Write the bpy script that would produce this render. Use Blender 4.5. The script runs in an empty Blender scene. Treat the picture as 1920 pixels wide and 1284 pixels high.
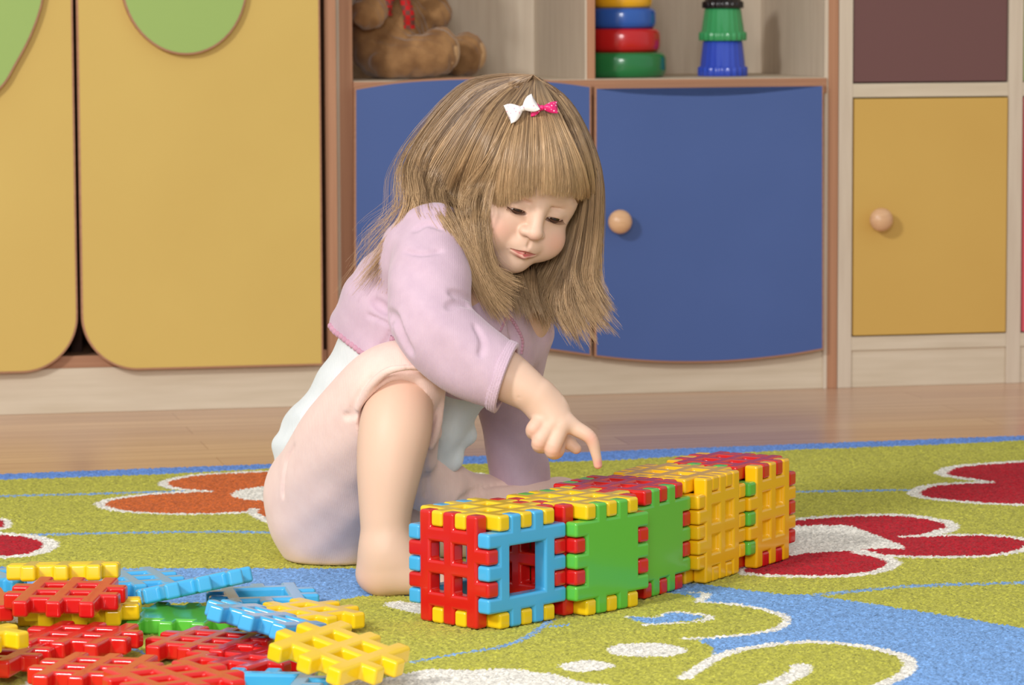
import bpy, bmesh, math, random
import numpy as np
from mathutils import Vector, Matrix
random.seed(7); rng = np.random.default_rng(7)
scene = bpy.context.scene
col = scene.collection

# ---------------------------------------------------------------- camera
FPX = 6500.0                       # focal length in pixels of the 1920 px wide frame
HC = 0.649                         # camera height above the rug
PITCH = math.atan(632 / FPX); ROLL = 0.004
_R = np.array([1, 0, 0.]); _F = np.array([0, math.cos(PITCH), -math.sin(PITCH)]); _U = np.array([0, math.sin(PITCH), math.cos(PITCH)])
_R, _U = _R * math.cos(ROLL) - _U * math.sin(ROLL), _U * math.cos(ROLL) + _R * math.sin(ROLL)
CAM = np.array([0, 0, HC])
cam_d = bpy.data.cameras.new('camera'); cam = bpy.data.objects.new('camera', cam_d); col.objects.link(cam)
cam_d.sensor_width = 36; cam_d.lens = FPX / 1920 * 36; cam_d.clip_start = .05; cam_d.clip_end = 100
cam.matrix_world = Matrix(((_R[0], _U[0], -_F[0], 0), (_R[1], _U[1], -_F[1], 0), (_R[2], _U[2], -_F[2], HC), (0, 0, 0, 1)))
cam_d.dof.use_dof = True; cam_d.dof.focus_distance = 3.82; cam_d.dof.aperture_fstop = 14
scene.camera = cam

# ---------------------------------------------------------------- light and exposure
scene.view_settings.view_transform = 'Standard'; scene.view_settings.look = 'None'
scene.view_settings.gamma = 1; scene.view_settings.use_curve_mapping = False
scene.view_settings.exposure = -0.08
w = bpy.data.worlds.new('world'); scene.world = w; w.use_nodes = True
w.node_tree.nodes['Background'].inputs[0].default_value = (1, .985, .97, 1)
w.node_tree.nodes['Background'].inputs[1].default_value = 0.62
def area(name, loc, target, size, power, color=(1, 1, 1)):
    l = bpy.data.lights.new(name, 'AREA'); l.shape = 'SQUARE'; l.size = size; l.energy = power; l.color = color
    o = bpy.data.objects.new(name, l); col.objects.link(o); o.location = loc
    o.rotation_euler = (Vector(target) - Vector(loc)).to_track_quat('-Z', 'Y').to_euler()
    return o
area('key_softbox', (-2.3, .9, 2.5), (0.0, 4.3, .2), .55, 132, (1, .99, .97))
area('fill_softbox', (-.2, -.4, 1.5), (0.1, 4.3, .2), 1.0, 84, (1, .99, .98))

# ---------------------------------------------------------------- helpers
def ray(px, py): return _F + _R * (px - 960) / FPX + _U * (642 - py) / FPX
def G(px, py, z=0.0):
    d = ray(px, py); return CAM + d * ((z - HC) / d[2])
def P(px, py, Y):
    d = ray(px, py); return CAM + d * (Y / d[1])
def link(o, parent=None):
    col.objects.link(o)
    if parent is not None: o.parent = parent
    return o
def empty(name, loc=(0, 0, 0), rz=0):
    o = bpy.data.objects.new(name, None); o.location = loc; o.rotation_euler = (0, 0, rz); o.empty_display_size = .05
    return link(o)
def tag(o, label=None, cat=None, group=None, kind=None):
    if label: o['label'] = label
    if cat: o['category'] = cat
    if group: o['group'] = group
    if kind: o['kind'] = kind
    return o
def mesh_obj(name, verts, faces, mat, parent=None, smooth=False):
    me = bpy.data.meshes.new(name)
    if isinstance(verts, np.ndarray) and isinstance(faces, np.ndarray):
        k = faces.shape[1]
        me.vertices.add(len(verts)); me.vertices.foreach_set('co', verts.astype(np.float32).ravel())
        me.loops.add(faces.size); me.loops.foreach_set('vertex_index', faces.astype(np.int32).ravel())
        me.polygons.add(len(faces)); me.polygons.foreach_set('loop_start', np.arange(0, faces.size, k, dtype=np.int32))
        me.update(calc_edges=True)
    else:
        me.from_pydata([tuple(v) for v in verts], [], [tuple(f) for f in faces])
    if smooth: me.polygons.foreach_set('use_smooth', [True] * len(me.polygons))
    if mat: me.materials.append(mat)
    me.update()
    return link(bpy.data.objects.new(name, me), parent)
def bm_obj(name, bm, mat, parent=None, smooth=False, bevel=0, seg=2):
    me = bpy.data.meshes.new(name); bm.normal_update(); bm.to_mesh(me); bm.free()
    if smooth or bevel: me.polygons.foreach_set('use_smooth', [True] * len(me.polygons))
    me.materials.append(mat)
    o = link(bpy.data.objects.new(name, me), parent)
    if bevel:
        m = o.modifiers.new('bevel', 'BEVEL'); m.width = bevel; m.segments = seg; m.limit_method = 'ANGLE'; m.angle_limit = math.radians(35)
        m.harden_normals = True
    return o
def add_box(bm, x0, x1, y0, y1, z0, z1):
    v = [bm.verts.new(c) for c in ((x0, y0, z0), (x1, y0, z0), (x1, y1, z0), (x0, y1, z0), (x0, y0, z1), (x1, y0, z1), (x1, y1, z1), (x0, y1, z1))]
    for f in ((0, 3, 2, 1), (4, 5, 6, 7), (0, 1, 5, 4), (1, 2, 6, 5), (2, 3, 7, 6), (3, 0, 4, 7)): bm.faces.new([v[i] for i in f])
def box(name, x0, x1, y0, y1, z0, z1, mat, parent=None, bevel=.001):
    bm = bmesh.new(); add_box(bm, x0, x1, y0, y1, z0, z1)
    return bm_obj(name, bm, mat, parent, bevel=bevel)
def add_prism(bm, pts, y0, y1):            # outline in x,z extruded along y
    a = [bm.verts.new((x, y0, z)) for x, z in pts]; b = [bm.verts.new((x, y1, z)) for x, z in pts]
    n = len(pts); bm.faces.new(a); bm.faces.new(b[::-1])
    for i in range(n): bm.faces.new((a[i], b[i], b[(i + 1) % n], a[(i + 1) % n]))
    bmesh.ops.recalc_face_normals(bm, faces=bm.faces)
def lathe(bm, prof, n=40, origin=(0, 0, 0), axis='z', rad=None):
    rings = []
    for r, h in prof:
        ring = []
        for k in range(n):
            a = 2 * math.pi * k / n; rr = rad(a, r, h) if rad else r
            p = (rr * math.cos(a), rr * math.sin(a), h) if axis == 'z' else (rr * math.cos(a), -h, rr * math.sin(a))
            ring.append(bm.verts.new((p[0] + origin[0], p[1] + origin[1], p[2] + origin[2])))
        rings.append(ring)
    for a, b in zip(rings, rings[1:]):
        for k in range(n): bm.faces.new((a[k], a[(k + 1) % n], b[(k + 1) % n], b[k]))
    bm.faces.new(rings[0][::-1]); bm.faces.new(rings[-1])
    bmesh.ops.recalc_face_normals(bm, faces=bm.faces)
def catmull(pts, n=10, closed=True):
    p = np.array(pts, float); N = len(p); out = []
    rngi = range(N) if closed else range(N - 1)
    for i in rngi:
        if closed: a, b, c, d = p[(i - 1) % N], p[i], p[(i + 1) % N], p[(i + 2) % N]
        else: a, b, c, d = p[max(i - 1, 0)], p[i], p[i + 1], p[min(i + 2, N - 1)]
        for t in np.linspace(0, 1, n, endpoint=False):
            out.append(.5 * ((2 * b) + (-a + c) * t + (2 * a - 5 * b + 4 * c - d) * t * t + (-a + 3 * b - 3 * c + d) * t ** 3))
    if not closed: out.append(p[-1])
    return np.array(out)

# ---------------------------------------------------------------- materials
def lin(c):
    return tuple((x / 255 / 12.92) if x / 255 <= .04045 else ((x / 255 + .055) / 1.055) ** 2.4 for x in c) + (1,)
def new_mat(name, c, rough=.5, spec=.5, coat=0, sheen=0, sss=0):
    m = bpy.data.materials.new(name); m.use_nodes = True; b = m.node_tree.nodes['Principled BSDF']
    b.inputs['Base Color'].default_value = lin(c); b.inputs['Roughness'].default_value = rough
    b.inputs['Specular IOR Level'].default_value = spec
    if coat: b.inputs['Coat Weight'].default_value = coat; b.inputs['Coat Roughness'].default_value = .08
    if sheen: b.inputs['Sheen Weight'].default_value = sheen; b.inputs['Sheen Roughness'].default_value = .4
    if sss:
        b.inputs['Subsurface Weight'].default_value = sss; b.inputs['Subsurface Radius'].default_value = (.012, .005, .003)
        b.inputs['Subsurface Scale'].default_value = .4
    return m
def nodes(m): return m.node_tree.nodes, m.node_tree.links, m.node_tree.nodes['Principled BSDF']
def noise(m, scale, detail=3, stretch=(1, 1, 1), coord='Object', rough=.5):
    N, L, b = nodes(m)
    tc = N.new('ShaderNodeTexCoord'); mp = N.new('ShaderNodeMapping'); mp.inputs['Scale'].default_value = stretch
    t = N.new('ShaderNodeTexNoise'); t.inputs['Scale'].default_value = scale; t.inputs['Detail'].default_value = detail; t.inputs['Roughness'].default_value = rough
    L.new(tc.outputs[coord], mp.inputs[0]); L.new(mp.outputs[0], t.inputs['Vector'])
    return t.outputs['Fac']
def ramp(m, fac, stops):
    N, L, b = nodes(m); r = N.new('ShaderNodeValToRGB'); e = r.color_ramp.elements
    while len(e) < len(stops): e.new(.5)
    for el, (p, c) in zip(e, stops): el.position = p; el.color = lin(c)
    L.new(fac, r.inputs[0]); return r.outputs[0]
def bump(m, fac, strength=.3, dist=.001):
    N, L, b = nodes(m); k = N.new('ShaderNodeBump'); k.inputs['Strength'].default_value = strength; k.inputs['Distance'].default_value = dist
    L.new(fac, k.inputs['Height'])
    if b.inputs['Normal'].links: L.new(b.inputs['Normal'].links[0].from_socket, k.inputs['Normal'])
    L.new(k.outputs[0], b.inputs['Normal'])
def noisy_mat(name, c1, c2, scale, stretch=(1, 1, 1), rough=.5, spec=.5, bstr=0, bdist=.0005, detail=3, **kw):
    m = new_mat(name, c1, rough, spec, **kw); N, L, b = nodes(m)
    f = noise(m, scale, detail, stretch); L.new(ramp(m, f, [(.3, c1), (.7, c2)]), b.inputs['Base Color'])
    if bstr: bump(m, f, bstr, bdist)
    return m
M = {}
M['wood'] = noisy_mat('pale_beech', (214, 200, 178), (202, 187, 163), 6, (1, 1, 14), rough=.55, spec=.3)
M['wood_v'] = noisy_mat('pale_beech_upright', (212, 198, 178), (201, 185, 165), 6, (14, 14, 1), rough=.55, spec=.3)
M['edge'] = noisy_mat('brown_edge_band', (186, 138, 106), (170, 122, 92), 5, (30, 30, .6), rough=.5, spec=.3)
M['edge_h'] = noisy_mat('brown_edge_band_flat', (178, 132, 102), (164, 118, 90), 5, (.6, 30, 30), rough=.5, spec=.3)
M['yellow_l'] = noisy_mat('yellow_laminate', (208, 178, 98), (204, 173, 94), 4, rough=.5, spec=.3)
M['yellow_r'] = noisy_mat('amber_laminate', (208, 170, 90), (204, 165, 86), 4, rough=.5, spec=.3)
M['green_l'] = new_mat('green_laminate', (152, 180, 100), .5, .3)
M['blue_l'] = noisy_mat('blue_laminate', (74, 98, 156), (70, 94, 151), 4, rough=.5, spec=.35)
M['brown_l'] = new_mat('plum_laminate', (112, 78, 76), .5, .3)
M['pink_l'] = new_mat('pink_laminate', (214, 92, 104), .5, .3)
M['dark'] = new_mat('dark_inside', (60, 40, 34), .8, .1)
M['knob'] = noisy_mat('turned_wood', (222, 178, 136), (212, 166, 124), 40, (1, 1, 6), rough=.35, spec=.5)
M['wall'] = new_mat('painted_wall', (200, 192, 178), .8, .2)
def plastic(name, c):
    m = new_mat(name, c, .22, .5, coat=.35); N, L, b = nodes(m)
    f = noise(m, 60, 2); bump(m, f, .04, .0006); return m
M['red'] = plastic('red_plastic', (205, 24, 22))
M['yellow'] = plastic('yellow_plastic', (236, 196, 22))
M['amber'] = plastic('amber_plastic', (242, 184, 16))
M['blue'] = plastic('sky_blue_plastic', (70, 172, 226))
M['green'] = plastic('green_plastic', (92, 186, 62))
# ---------------------------------------------------------------- the room
ZF = -.010                                   # bare floor lies one rug thickness below the rug's top
def floor_mat():
    m = new_mat('laminate_floor', (180, 140, 104), .24, .5); N, L, b = nodes(m)
    tc = N.new('ShaderNodeTexCoord'); mp = N.new('ShaderNodeMapping'); mp.inputs['Rotation'].default_value = (0, 0, -math.radians(12))
    L.new(tc.outputs['Object'], mp.inputs[0])
    br = N.new('ShaderNodeTexBrick'); br.inputs['Scale'].default_value = 1; br.inputs['Brick Width'].default_value = 1.25; br.inputs['Row Height'].default_value = .095
    br.inputs['Mortar Size'].default_value = .0008; br.inputs['Color1'].default_value = lin((222, 184, 150)); br.inputs['Color2'].default_value = lin((206, 166, 138)); br.inputs['Mortar'].default_value = lin((176, 134, 106))
    L.new(mp.outputs[0], br.inputs['Vector'])
    m2 = N.new('ShaderNodeMapping'); m2.inputs['Scale'].default_value = (1.2, 34, 1); L.new(mp.outputs[0], m2.inputs[0])
    t = N.new('ShaderNodeTexNoise'); t.inputs['Scale'].default_value = 2.2; t.inputs['Detail'].default_value = 5; L.new(m2.outputs[0], t.inputs['Vector'])
    r = ramp(m, t.outputs['Fac'], [(.3, (150, 120, 110)), (.7, (255, 250, 245))])
    mx = N.new('ShaderNodeMixRGB'); mx.blend_type = 'MULTIPLY'; mx.inputs[0].default_value = .38
    L.new(br.outputs['Color'], mx.inputs[1]); L.new(r, mx.inputs[2]); L.new(mx.outputs[0], b.inputs['Base Color'])
    return m
fl = box('floor', -4, 4, -1.5, 7.4, ZF - .05, ZF, floor_mat(), bevel=0); tag(fl, kind='structure')

PSI = math.radians(12)
OC = G(1060, 742, ZF)                         # foot of the blue cabinet's front
_u = np.array([math.cos(PSI), math.sin(PSI), 0]); _n = np.array([math.sin(PSI), -math.cos(PSI), 0])
def CU(px, py, off=0.0):                      # a point of the cabinets' front plane, moved off towards the room
    O = OC + _n * off; d = ray(px, py); t = (O - CAM).dot(_n) / d.dot(_n); q = CAM + d * t
    return ((q - O).dot(_u), q[2] - ZF)
def unit(name, u, off=0.0):
    q = OC + _u * u + _n * off; return empty(name, (q[0], q[1], ZF), PSI)
wl = box('wall_back', -4, 4, .52, .62, 0, 2.6, M['wall'], bevel=0); wl.location = (OC[0], OC[1], ZF); wl.rotation_euler = (0, 0, PSI); tag(wl, kind='structure')

def slab(name, pts, y0, y1, face_mat, parent, label=None, rim=.0035, edge=None):
    """laminated board: brown edge-banded body with a coloured face let into its front"""
    bm = bmesh.new(); add_prism(bm, pts, y0, y1)
    o = bm_obj(name, bm, edge or M['edge_h'], parent, bevel=.0012)
    p = np.array(pts); 
    c = []
    n = len(p)
    for i in range(n):
        a, b_, d = p[i - 1], p[i], p[(i + 1) % n]
        e1 = b_ - a; e2 = d - b_; e1 /= np.linalg.norm(e1) + 1e-9; e2 /= np.linalg.norm(e2) + 1e-9
        n1 = np.array([-e1[1], e1[0]]); n2 = np.array([-e2[1], e2[0]]); nn = n1 + n2; nn /= max(nn.dot(nn) / 2, .3)
        c.append(b_ + nn * rim)
    area2 = sum(p[i][0] * p[(i + 1) % n][1] - p[(i + 1) % n][0] * p[i][1] for i in range(n))
    if area2 < 0: c = [2 * b_ - q for b_, q in zip(p, c)]
    bm = bmesh.new(); add_prism(bm, c, y0 - .0008, y0 + .002)
    f = bm_obj('laminate_face', bm, face_mat, o)
    if label: o['label'] = label
    return o
def knob(parent, x, z, y0, r=.0205):
    bm = bmesh.new()
    prof = [(.008, 0), (.0085, .006), (.009, .010)] + [(r * math.sin(a), .010 + r * .75 * (1 - math.cos(a))) for a in np.linspace(.5, 3.02, 14)]
    lathe(bm, prof, 28, (x, y0, z), axis='y')
    return bm_obj('knob', bm, M['knob'], parent, smooth=True)

TOP = 1.05
# yellow wardrobe on the left
WO = .05
wx1 = CU(612, 400, WO)[0]; wx0 = wx1 - 1.16; DW = .022
ward = unit('wardrobe', wx1, WO); tag(ward, 'wide wardrobe with yellow doors and round green discs, left of blue cabinet', 'wardrobe')
def wx(px, py, off=WO): a = CU(px, py, off); return a[0] - wx1, a[1]
W = -1.16
zs = wx(150, 690)[1]; zt = wx(150, 667)[1]
box('plinth', W, 0, 0, .018, 0, zs, M['wood'], ward)
box('bottom_shelf', W + .018, -.001, .001, .44, zs, zt, M['edge_h'], ward)
box('side_panel', -.0005, .0185, 0, .46, 0, TOP, M['edge'], ward)
box('side_panel', W - .018, W, 0, .46, 0, TOP, M['edge'], ward)
box('back_panel', W, 0, .45, .46, zs, TOP, M['dark'], ward)
box('top_panel', W, 0, 0, .46, TOP, TOP + .02, M['wood'], ward)
mid = wx(146, 400)[0]
box('divider', mid - .009, mid + .009, .06, .45, zt, TOP, M['dark'], ward)
def rounded_door(x0, x1, z0, z1, r, side):
    pts = []
    if side == 'l':      # round at lower left
        for a in np.linspace(math.pi, 1.5 * math.pi, 22): pts.append((x0 + r + r * math.cos(a), z0 + r + r * math.sin(a)))
        pts += [(x1, z0), (x1, z1), (x0, z1)]
    else:
        pts += [(x0, z1), (x0, z0)]
        for a in np.linspace(1.5 * math.pi, 2 * math.pi, 22): pts.append((x1 - r + r * math.cos(a), z0 + r + r * math.sin(a)))
        pts += [(x1, z1)]
    return pts
FO = WO + DW
def wd(px, py): return wx(px, py, FO)
zb = wd(250, 694)[1]
dr = slab('door', rounded_door(wd(149, 400)[0], wd(604, 400)[0], zb, TOP - .02, .092, 'l'), -DW, -.003, M['yellow_l'], ward, 'right yellow door with rounded lower left corner')
dl = slab('door', rounded_door(W + .004, wd(143, 400)[0], zb, TOP - .02, .092, 'r'), -DW, -.003, M['yellow_l'], ward, 'left yellow door with rounded lower right corner')
def blob(cx, cz, rx, rz, n=56, sk=0): return [(cx + rx * math.cos(a) + sk * math.sin(a), cz + rz * math.sin(a)) for a in np.linspace(0, 2 * math.pi, n, endpoint=False)]
c = wd(344, 0); b_ = wd(349, 103)
slab('green_disc', blob(c[0], b_[1] + .118, wd(460, 0)[0] - c[0] + .002, .118, sk=-.002), -DW - .016, -DW, M['green_l'], dr)
c2 = wd(80, 0); e2 = wd(0, 165)
pts = [wd(*q) for q in catmull([(0, 166), (30, 120), (60, 62), (80, 0), (84, -60), (60, -140), (-30, -210), (-150, -230), (-260, -150), (-285, -20), (-240, 100), (-150, 190), (-60, 205)], 8)]
slab('green_disc', pts, -DW - .016, -DW, M['green_l'], dl)

# blue cabinet in the middle
bx0 = CU(638, 400)[0]; bx1 = CU(1571, 400)[0]
blue = unit('blue_cabinet', 0, 0); tag(blue, 'low cabinet with two wavy-edged blue doors and open shelf with toys', 'cabinet')
pz = CU(1000, 640)[1]
box('plinth', bx0 + .02, bx1 - .02, .004, .022, 0, pz - .004, M['wood'], blue)
xa = CU(661, 100)[0]; xb = CU(1549, 100)[0]; xd0 = CU(1096, 100)[0]; xd1 = CU(1116, 100)[0]
box('side_panel', bx0, xa, 0, .42, 0, TOP, M['edge'], blue)
box('side_panel', xb + .003, bx1, 0, .42, 0, TOP, M['edge'], blue)
for x in (bx0 - .006, CU(1546, 100)[0]): box('trim_strip', x, x + .0065, -.001, .01, 0, TOP, M['wood_v'], blue, bevel=.0005)
sz = CU(1300, 148)[1]
box('shelf', xa, xb, -.006, .40, sz - .026, sz, M['edge_h'], blue)
box('shelf_surface', xa + .001, xb - .001, -.004, .40, sz, sz + .001, M['wood'], blue, bevel=0)
box('divider', xd0 + .004, xd1, 0, .40, pz, TOP, M['edge'], blue)
box('divider_face', xd0 + .001, xd0 + .004, .0005, .40, sz, TOP, M['wood_v'], blue, bevel=0)
box('divider_face', xb, xb + .003, .0005, .40, sz, TOP, M['wood_v'], blue, bevel=0)
box('back_panel', bx0 + .01, bx1 - .01, .40, .41, .02, TOP, M['wood_v'], blue, bevel=0)
box('bottom_shelf', xa, xb, .002, .40, pz - .022, pz - .004, M['wood'], blue)
box('top_panel', bx0, bx1, 0, .42, TOP, TOP + .02, M['wood'], blue)
def cb(px, py): return CU(px, py, .02)
def wavy(tops, bots):
    t = catmull([cb(*q) for q in tops], 10, False); b = catmull([cb(*q) for q in bots], 10, False)
    return [tuple(q) for q in b] + [tuple(q) for q in t[::-1]]
d1 = slab('door', wavy([(664, 165), (740, 153), (820, 147), (900, 145), (980, 147), (1050, 152), (1109, 160)], [(664, 668), (740, 652), (820, 645), (900, 644), (1000, 653), (1109, 668)]), -.02, -.002, M['blue_l'], blue, 'left blue door with arched top')
d2 = slab('door', wavy([(1115, 162), (1180, 171), (1250, 175), (1330, 176), (1400, 173), (1480, 165), (1545, 157)], [(1115, 669), (1180, 676), (1250, 680), (1330, 680), (1400, 676), (1480, 667), (1545, 656)]), -.02, -.002, M['blue_l'], blue, 'right blue door with sagging top')
k = cb(1156, 414); knob(d2, k[0], k[1], -.02)

# pale cabinet on the right
rx0 = CU(1572, 400)[0]; rc = unit('grid_cabinet', 0, 0); tag(rc, 'pale beech cabinet with amber door and plum panel at right edge', 'cabinet')
R1 = CU(2230, 400)[0]
def rr(px, py): return CU(px, py)
xs = [rx0, rr(1598, 400)[0], rr(1889, 400)[0], rr(1916, 400)[0], R1 - .02, R1]
z_pl = rr(1700, 655)[1]; z_r1 = rr(1700, 629)[1]; z_r2 = rr(1700, 182)[1]; z_r3 = rr(1700, 156)[1]
for a, b2 in ((0, 1), (2, 3), (4, 5)): box('stile', xs[a], xs[b2], 0, .42, 0, TOP, M['wood_v'], rc)
for a, b2 in ((1, 2), (3, 4)):
    box('rail', xs[a], xs[b2], .0005, .42, z_pl, z_r1, M['wood'], rc); box('rail', xs[a], xs[b2], .0005, .42, z_r2, z_r3, M['wood'], rc)
    box('plinth', xs[a], xs[b2], .004, .02, 0, z_pl, M['wood'], rc)
box('back_panel', xs[0], xs[5], .42, .43, 0, TOP, M['wood'], rc, bevel=0)
box('top_panel', xs[0], xs[5], 0, .42, TOP, TOP + .02, M['wood'], rc)
g = .0022
o = box('door', xs[1] + g, xs[2] - g, -.003, .016, z_r1 + g, z_r2 - g, M['yellow_r'], rc); o['label'] = 'amber door'
q = rr(1643, 410); knob(o, q[0], q[1], -.003)
o = box('panel', xs[1] + g, xs[2] - g, .004, .02, z_r3 + g, TOP - .004, M['brown_l'], rc); o['label'] = 'plum panel'
o = box('door', xs[3] + g, xs[4] - g, -.003, .016, z_r1 + g, z_r2 - g, M['pink_l'], rc); o['label'] = 'pink door'
o = box('panel', xs[3] + g, xs[4] - g, .004, .02, z_r3 + g, TOP - .004, M['green_l'], rc); o['label'] = 'green panel'

# ---------------------------------------------------------------- toys on the shelf
ZS = ZF + sz + .001
def on_shelf(px, depth):                      # world x,y of a point on the shelf, depth behind the front
    O = OC - _n * depth; d = ray(px, 140); t = (O - CAM).dot(_n) / d.dot(_n); q = CAM + d * t
    return q[0], q[1]
def shelf_scale(q): return FPX / q[1]
q = on_shelf(1166, .14); ring = empty('stacking_ring_toy', (q[0], q[1], ZS)); tag(ring, 'tower of green, red, blue and yellow stacking rings in right shelf compartment', 'toy')
s = 1 / shelf_scale(q); zz = .0
for nm, c, rpx, hpx in (('ring', (28, 120, 62), 83, 47), ('ring', (196, 22, 26), 72, 44), ('ring', (38, 92, 180), 64, 38), ('ring', (240, 178, 34), 57, 36), ('ring', (220, 60, 40), 49, 33)):
    r = rpx * s; h = hpx * s; bm = bmesh.new(); e = h * .28
    prof = [(r * .9, 0), (r * .975, e * .4), (r, e * 1.1)] + [(r - e * (1 - math.cos(a)) * .9, h - e + e * math.sin(a)) for a in np.linspace(0, math.pi / 2, 6)] + [(r * .3, h)]
    lathe(bm, prof, 48, (0, 0, zz)); m = plastic('ring_plastic', c); ob = bm_obj(nm, bm, m, ring, smooth=True)
    ob['label'] = {28: 'green bottom ring', 196: 'red ring', 38: 'blue ring', 240: 'yellow ring', 220: 'red top ring'}[c[0]]; zz += h
bm = bmesh.new(); lathe(bm, [(.008, 0), (.008, zz + .02), (.004, zz + .024)], 20); bm_obj('peg', bm, M['knob'], ring, smooth=True)
q = on_shelf(1355, .17); s = 1 / shelf_scale(q)
zz = ZS
for nm, c, lab, r0, r1, h, rim in (('stacking_cup', (52, 82, 196), 'blue stacking cup, bottom of the cup tower on the shelf', 42, 37, 66, 46), ('stacking_cup', (62, 160, 98), 'green scalloped stacking cup in the middle of the cup tower', 40, 34, 60, 44), ('stacking_cup', (28, 26, 30), 'black scalloped stacking cup on top of the green cup', 34, 29, 48, 38)):
    bm = bmesh.new(); R0, R1_, Hh, RR = r0 * s, r1 * s, h * s, rim * s
    def rad(a, r, hh, RR=RR, Hh=Hh):
        return r + (.0011 * math.sin(a * 22) if hh < Hh * .28 else .0004 * math.sin(a * 22))
    lathe(bm, [(RR * .97, 0), (RR, .001), (RR, Hh * .22), (RR * .97, Hh * .26), (R0, Hh * .28), (R1_, Hh * .96), (R1_ * .94, Hh), (R1_ * .5, Hh)], 132, (0, 0, 0), rad=rad)
    o = bm_obj(nm, bm, plastic('cup_plastic', c), None, smooth=True); o.location = (q[0], q[1], zz); tag(o, lab, 'toy cup', 'stacking cups in a tower on the shelf'); zz += Hh
# ---------------------------------------------------------------- the rug
def build_rug():
    e0 = G(0, 889); e1 = G(1920, 817); ang = math.atan2(e1[1] - e0[1], e1[0] - e0[0]); ca, sa = math.cos(ang), math.sin(ang)
    mid_ = G(960, 851)
    # rug-local frame: x along the back edge, y towards the cupboards, origin on the back edge
    def loc(w_): w_ = np.asarray(w_); dx = w_[..., 0] - mid_[0]; dy = w_[..., 1] - mid_[1]; return np.stack([dx * ca + dy * sa, -dx * sa + dy * ca], -1)
    def L(px): return loc(np.array([G(*q)[:2] for q in px]))
    st = .0022
    xs_ = np.arange(-1.35, 1.35, st); ys_ = np.arange(-2.15, 0 + st, st)
    X, Y = np.meshgrid(xs_, ys_); n_, m_ = X.shape
    # tuft-scale jitter makes the woven edges ragged
    X = X + rng.normal(0, st * .22, X.shape); Y = Y + rng.normal(0, st * .22, X.shape)
    JX = X + rng.normal(0, .0011, X.shape); JY = Y + rng.normal(0, .0011, X.shape)
    def region(poly):
        x0, y0 = poly.min(0); x1, y1 = poly.max(0)
        return np.nonzero((JX >= x0 - .03) & (JX <= x1 + .03) & (JY >= y0 - .03) & (JY <= y1 + .03))
    C = np.zeros(X.shape + (3,), np.float32); 
    def L3(c): return np.array(lin(c)[:3], np.float32)
    GREEN = L3((184, 181, 76)); BLUE = L3((124, 166, 220)); WHITE = L3((236, 231, 220)); RED = L3((182, 30, 44)); ORANGE = L3((206, 104, 50)); PALE = L3((140, 170, 196)); BORDER = L3((106, 146, 218))
    C[:] = GREEN
    def inside(poly, idx):
        x = JX[idx]; y = JY[idx]; c = np.zeros(len(x), bool); N = len(poly)
        for i in range(N):
            ax, ay = poly[i - 1]; bx, by = poly[i]
            if ay == by: continue
            cnd = ((ay > y) != (by > y)) & (x < (bx - ax) * (y - ay) / (by - ay) + ax); c ^= cnd
        return c
    def dist(path, idx, closed):
        x = JX[idx]; y = JY[idx]; d = np.full(len(x), 9.); N = len(path)
        for i in range(0 if closed else 1, N):
            a = path[i - 1]; b = path[i]; v = b - a; vv = v.dot(v) + 1e-12
            t = np.clip(((x - a[0]) * v[0] + (y - a[1]) * v[1]) / vv, 0, 1)
            d = np.minimum(d, np.hypot(x - a[0] - t * v[0], y - a[1] - t * v[1]))
        return d
    def fill(px, c, smooth=True, n=8, outline=None, wid=.006):
        p = catmull(px, n) if smooth else np.array(px, float); p = L(p); idx = region(p)
        if len(idx[0]) == 0: return
        i_ = inside(p, idx)
        if outline is not None:
            dd = dist(p, idx, True); k = (~i_) & (dd < wid * 1.55); C[idx[0][k], idx[1][k]] = outline
        C[idx[0][i_], idx[1][i_]] = c
    def stroke(px, c, wid, closed=False, dash=0):
        p = L(catmull(px, 8, closed)); idx = region(p)
        if len(idx[0]) == 0: return
        k = dist(p, idx, closed) < wid
        if dash: k &= rng.random(len(k)) < dash
        C[idx[0][k], idx[1][k]] = c
    # blue border along the back edge, wandering in width
    path = L([(0, 899), (300, 889), (540, 876), (700, 874), (900, 869), (1030, 866), (1160, 862), (1300, 853), (1400, 848), (1500, 842), (1600, 839), (1760, 833), (1920, 825)])
    lim = np.interp(X, path[:, 0], path[:, 1]); C[Y > lim] = BORDER
    # broad blue swath crossing the rug
    fill([(-160, 1066), (100, 1065), (240, 1065), (600, 1065), (760, 1066), (1000, 1068), (1160, 1078), (1279, 1090), (1334, 1097), (1461, 1113), (1524, 1116), (1694, 1141), (1920, 1178), (2200, 1240), (2200, 1500), (1600, 1500), (1400, 1400), (1640, 1284), (1700, 1255), (1690, 1230), (1600, 1210), (1510, 1204), (1440, 1210), (1350, 1228), (1335, 1212), (1310, 1199), (1350, 1194), (1440, 1180), (1475, 1160), (1450, 1145), (1380, 1134), (1310, 1129), (1300, 1118), (1230, 1112), (1100, 1130), (900, 1118), (700, 1116), (640, 1124), (560, 1130), (300, 1130), (-160, 1140)], BLUE, n=6)
    # fine wavering lines
    for ln in ([(-60, 935), (0, 930), (120, 927), (300, 922), (350, 920)], [(50, 1003), (200, 999), (360, 997), (450, 997), (560, 1000), (640, 1003)], [(1480, 922), (1600, 920), (1715, 918)], [(1520, 1116), (1600, 1108), (1690, 1100), (1780, 1096), (1930, 1092)]):
        stroke(ln, BLUE * .8 + PALE * .2, .0085, dash=.8)
    stroke([(775, 1240), (860, 1225), (930, 1214), (980, 1198), (1015, 1175), (1035, 1160)], BLUE * .8 + PALE * .2, .0038, dash=.9)
    stroke([(1035, 1175), (1065, 1170)], BLUE, .003)
    O = WHITE
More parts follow.
